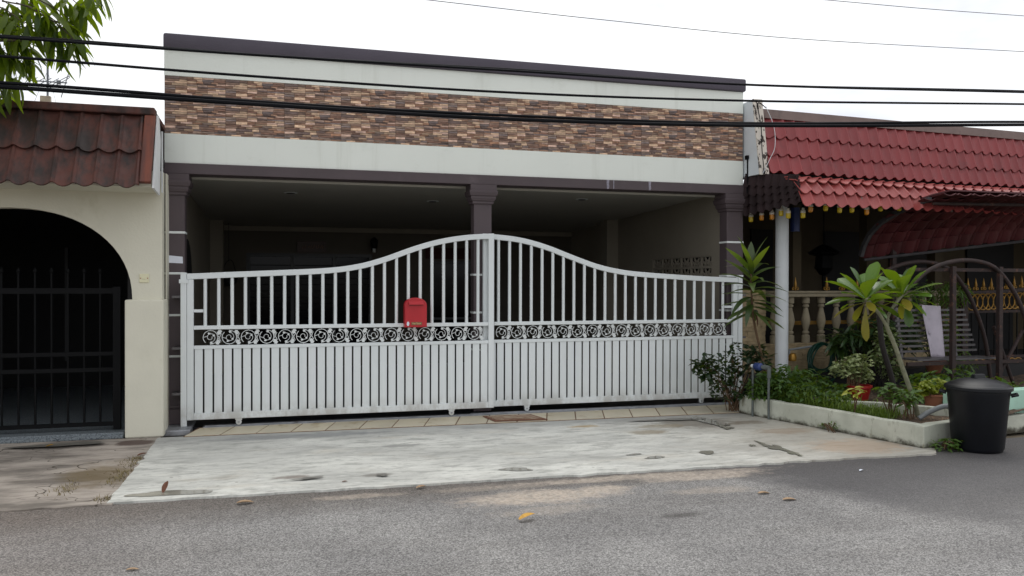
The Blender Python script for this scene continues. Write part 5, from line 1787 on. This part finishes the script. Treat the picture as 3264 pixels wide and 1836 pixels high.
# the rest of the crown, above and left of the view
cb = MB()
for i in range(2600):
    q = Vector((rm.gauss(0, 1), rm.gauss(0, 1), rm.gauss(0, 1)))
    q = q.normalized() * rm.uniform(.5, 1.0)
    p = Vector((-3.9, -.3, 5.2)) + Vector((q.x * 1.5, q.y * 1.6, q.z * .95))
    an, el = rm.uniform(0, 6.28), rm.uniform(-1.2, .2)
    d = Vector((cos(an) * cos(el), sin(an) * cos(el), sin(el)))
    m = orient(p, d, rm.uniform(-.8, .8), rm.uniform(.8, 1.15))
    n0 = len(cb.v)
    for tt, wd in ((0, .1), (.35, 1), (.7, .8), (1, .03)):
        cb.v += [tuple(m @ Vector((.23 * tt, -.027 * wd, -.05 * tt * tt))), tuple(m @ Vector((.23 * tt, .027 * wd, -.05 * tt * tt)))]
    for k in range(3):
        cb.f.append((n0 + k * 2, n0 + k * 2 + 2, n0 + k * 2 + 3, n0 + k * 2 + 1))
cw = cb.build('crown', 'leaf_mango', mg)
cw['kind'] = 'stuff'

# ------------------------------------------------------------------ small things in the garden
wm = thing('water_meter', 'grey pipe stand with blue water meter at the planter corner', 'water meter', (5.39, -.72, 0))
xa, xb, ya, yb2 = 5.185, 5.245, -.86, -1.09
MB().tube([(xa, ya, -.01), (xa + .004, ya, .30), (xa, ya, .56)], .0135, 10).tube([(xb, yb2, -.01), (xb - .004, yb2, .28), (xb, yb2, .57)], .0135, 10).build('riser', 'pvc_old', wm, smooth=True)
va, vb = Vector((xa, ya, .575)), Vector((xb, yb2, .575))
MB().tube([va.lerp(vb, -.06), va.lerp(vb, .12)], .02, 10).build('cap', 'pvc_white', wm, smooth=True)
MB().tube([va.lerp(vb, .10), va.lerp(vb, .20), va.lerp(vb, .5), va.lerp(vb, .58)], [.026, .044, .044, .026], 14).build('meter', 'blue_meter', wm, smooth=True)
MB().tube([va.lerp(vb, .56), va.lerp(vb, .8), va.lerp(vb, 1.03)], [.020, .030, .022], 10).tube([(xb, yb2, .575), (xb, yb2, .46)], .022, 10).build('valve', 'pvc_old', wm, smooth=True)

hc = at(2065, 905, .16)
ho = thing('garden_hose', 'coiled dark green garden hose hung on the stone wall', 'hose', (hc.x, .16, hc.z - .25))
rho = random.Random(8)
for i in range(8):
    r = .17 + .011 * i
    cxh, czh = hc.x + rho.uniform(-.015, .015) + (.05 if i > 4 else 0), hc.z - .015 * i + .05
    b = MB().tube([(cxh + r * cos(a) * .92, .16 + .012 * (i % 3) - .02 + .02 * sin(a * 2 + i), czh + r * sin(a) * 1.05) for a in [2 * pi * k / 30 for k in range(31)]], .0105, 7, False)
    b.build('coil', 'hose', ho, smooth=True)
tp = thing('garden_tap', 'grey tap pipe with brass tap right of the porch column', 'tap', (hc.x - .25, .2, hc.z))
t0, t1 = at(1985, 880, .18), at(2052, 870, .18)
MB().tube([t0, t1], .015, 8).tube([t0, t0 + Vector((0, 0, -.12))], .018, 8).build('pipe', 'pvc_grey', tp, smooth=True)
MB().lathe([(.02, -.06), (.05, -.05), (.055, .0), (.04, .04), (.02, .05)], (t0.x + .03, .15, t0.z - .09), 12).build('tap', 'brass', tp, smooth=True)

# bent pipe by the bin
e0, e1 = at(2335, 1025, -2.45), at(2372, 1010, -2.5)
bp = tag(MB().tube(catmull([(e0.x - .08, -2.42, .19), (e0.x, -2.45, .25), (e1.x, -2.5, .31), (e1.x + .07, -2.53, .30), (e1.x + .15, -2.6, .22), (e1.x + .24, -2.66, .10)], 5), .026, 10).build('drain_pipe', 'pvc_grey', None, smooth=True), 'bent grey plastic pipe over the kerb left of the bin', 'pipe')

# bin
bc = Vector((6.20, -2.98, 0))
bn_ = thing('rubbish_bin', 'black plastic rubbish bin with domed lid by the planter', 'bin', bc)
MB().lathe([(.195, -.012), (.205, .0), (.215, .02), (.255, .50), (.262, .52), (.262, .555), (.24, .555)], bc, 40).build('body', 'bin_plastic', bn_, smooth=True)
lid = MB().lathe([(.272, .545), (.282, .55), (.282, .575), (.270, .585), (.262, .590), (.248, .592), (.235, .602), (.16, .632), (.08, .648), (.01, .652)], bc, 40).build('lid', 'bin_plastic', bn_, smooth=True)
MB().hexa([(bc.x - .065, bc.y - .03, .64), (bc.x + .065, bc.y - .03, .64), (bc.x + .065, bc.y + .03, .64), (bc.x - .065, bc.y + .03, .64), (bc.x - .055, bc.y - .022, .685), (bc.x + .055, bc.y - .022, .685), (bc.x + .055, bc.y + .022, .685), (bc.x - .055, bc.y + .022, .685)]).build('lid_grip', 'bin_plastic', lid, 0.006)
for s in (-1, 1):
    d = Vector((cos(YAW + .5), -sin(YAW + .5), 0)) * s
    n = Vector((-d.y, d.x, 0))
    p = bc + d * .258
    MB().tube([p + n * -.06 + Vector((0, 0, .50)), p + n * -.06 + d * .05 + Vector((0, 0, .515)), p + n * .06 + d * .05 + Vector((0, 0, .515)), p + n * .06 + Vector((0, 0, .50))], .012, 6).build('handle', 'bin_plastic', bn_)

# swing seat with rusty frame
sg = thing('swing_bench', 'rusty framed garden swing bench with slatted back', 'swing bench', (7.9, -1.15, .15))
ys0, ys1 = -1.25, -.55
arcp = [at(x, y, ys0) for x, y in ((2296, 715), (2330, 684), (2380, 662), (2440, 655), (2500, 672), (2545, 725), (2576, 790), (2600, 870), (2612, 960), (2620, 1030))]
MB().tube(catmull(arcp, 4), .026, 10).build('arch', 'rust', sg, smooth=True)
MB().tube([p + Vector((0, ys1 - ys0, 0)) for p in catmull(arcp, 4)], .026, 10).build('arch', 'rust', sg, smooth=True)
for x in (7.61, 8.30):
    MB().box(x - .026, x + .026, ys0 - .02, ys0 + .03, .17, 1.72).build('post', 'rust', sg)
MB().box(7.0, 9.2, ys0 + .031, ys0 + .07, 1.66, 1.70).build('cross_bar', 'rust', sg)
MB().box(7.0, 9.2, ys0 + .031, ys0 + .065, .56, .60).build('seat_bar', 'rust', sg)
for x0, z0, x1, z1 in ((8.65, .2, 8.30, 1.0), (8.25, .2, 8.75, .95)):
    MB().tube([(x0, ys0 + .09, z0), (x1, ys0 + .09, z1)], .022, 8).build('brace', 'rust', sg)
for i in range(9):
    z = .68 + i * .062
    yy = -.86 + i * .012
    MB().box(7.20, 8.36 - .012 * i, yy, yy + .016, z, z + .026).build('slat', 'zinc', sg)
for x in (7.24, 8.05):
    MB().hexa([(x, -.845, .6), (x + .035, -.845, .6), (x + .035, -.82, .6), (x, -.82, .6), (x, -.745, 1.22), (x + .035, -.745, 1.22), (x + .035, -.72, 1.22), (x, -.72, 1.22)]).build('upright', 'zinc', sg)
for i in range(5):
    MB().box(7.20, 8.36, -1.15 + i * .06, -1.11 + i * .06, .605, .625).build('seat_slat', 'zinc', sg)
ck = thing('draped_cloth', 'greyish lilac cloth draped over the swing bench back', 'cloth', (7.72, -.88, .62))
cb_ = MB()
for j in range(15):
    for i in range(8):
        t, s = j / 14, i / 7
        z = 1.245 - .62 * t if j > 1 else 1.255
        y = -.80 - .10 * t - (.02 * sin(s * 9 + t * 2) * t) if j > 0 else -.74
        x = 7.56 + .045 * t + (.28 - .04 * t) * s
        cb_.v.append((x, y - .012, z - .015 * s))
for j in range(14):
    for i in range(7):
        q = j * 8 + i
        cb_.f.append((q, q + 1, q + 9, q + 8))
cl_o = cb_.build('cloth', 'cloth', ck, smooth=True)
md = cl_o.modifiers.new('thick', 'SOLIDIFY')
md.thickness = .006

# ------------------------------------------------------------------ overhead cables
YC = -1.2


def cable(label, pts, r, Y, name='overhead_cable', twin=None):
    P = [at(x, y, Y) for x, y in pts]
    # carry on past the frame to the poles of the street
    dl_, dr_ = (P[0] - P[1]).normalized(), (P[-1] - P[-2]).normalized()
    P = [P[0] + dl_ * 9 + Vector((0, 0, .5)), P[0] + dl_ * 3] + P + [P[-1] + dr_ * 3, P[-1] + dr_ * 9 + Vector((0, 0, .4))]
    P = catmull(P, 10)
    b = MB().tube(P, r, 7)
    if twin:
        b.tube([p + Vector((0, .02, twin + .006 * sin(i * .35))) for i, p in enumerate(P)], r * .8, 7)
    return tag(b.build(name, 'cable', None, smooth=True), label, 'cable', 'overhead cables')


cable('lowest and thickest of the black overhead cables, crossing the stone band', [(0, 218), (640, 262), (1288, 300), (1900, 316), (2576, 314)], .019, YC, twin=.034)
cable('middle black overhead cable running across the white parapet', [(0, 141), (640, 192), (1288, 233), (1900, 254), (2576, 262)], .0125, YC)
cable('uppermost of the three thick black cables, crossing under the cornice', [(0, 93), (640, 138), (1288, 178), (1900, 214), (2576, 232)], .0125, YC, twin=.014)
cable('thin wire slanting across the white sky from the top centre to the right edge', [(1078, 0), (1500, 48), (2000, 97), (2576, 130)], .0035, YC)
cable('thin wire in the sky at the top right corner', [(2080, 0), (2330, 22), (2576, 40)], .0035, YC)
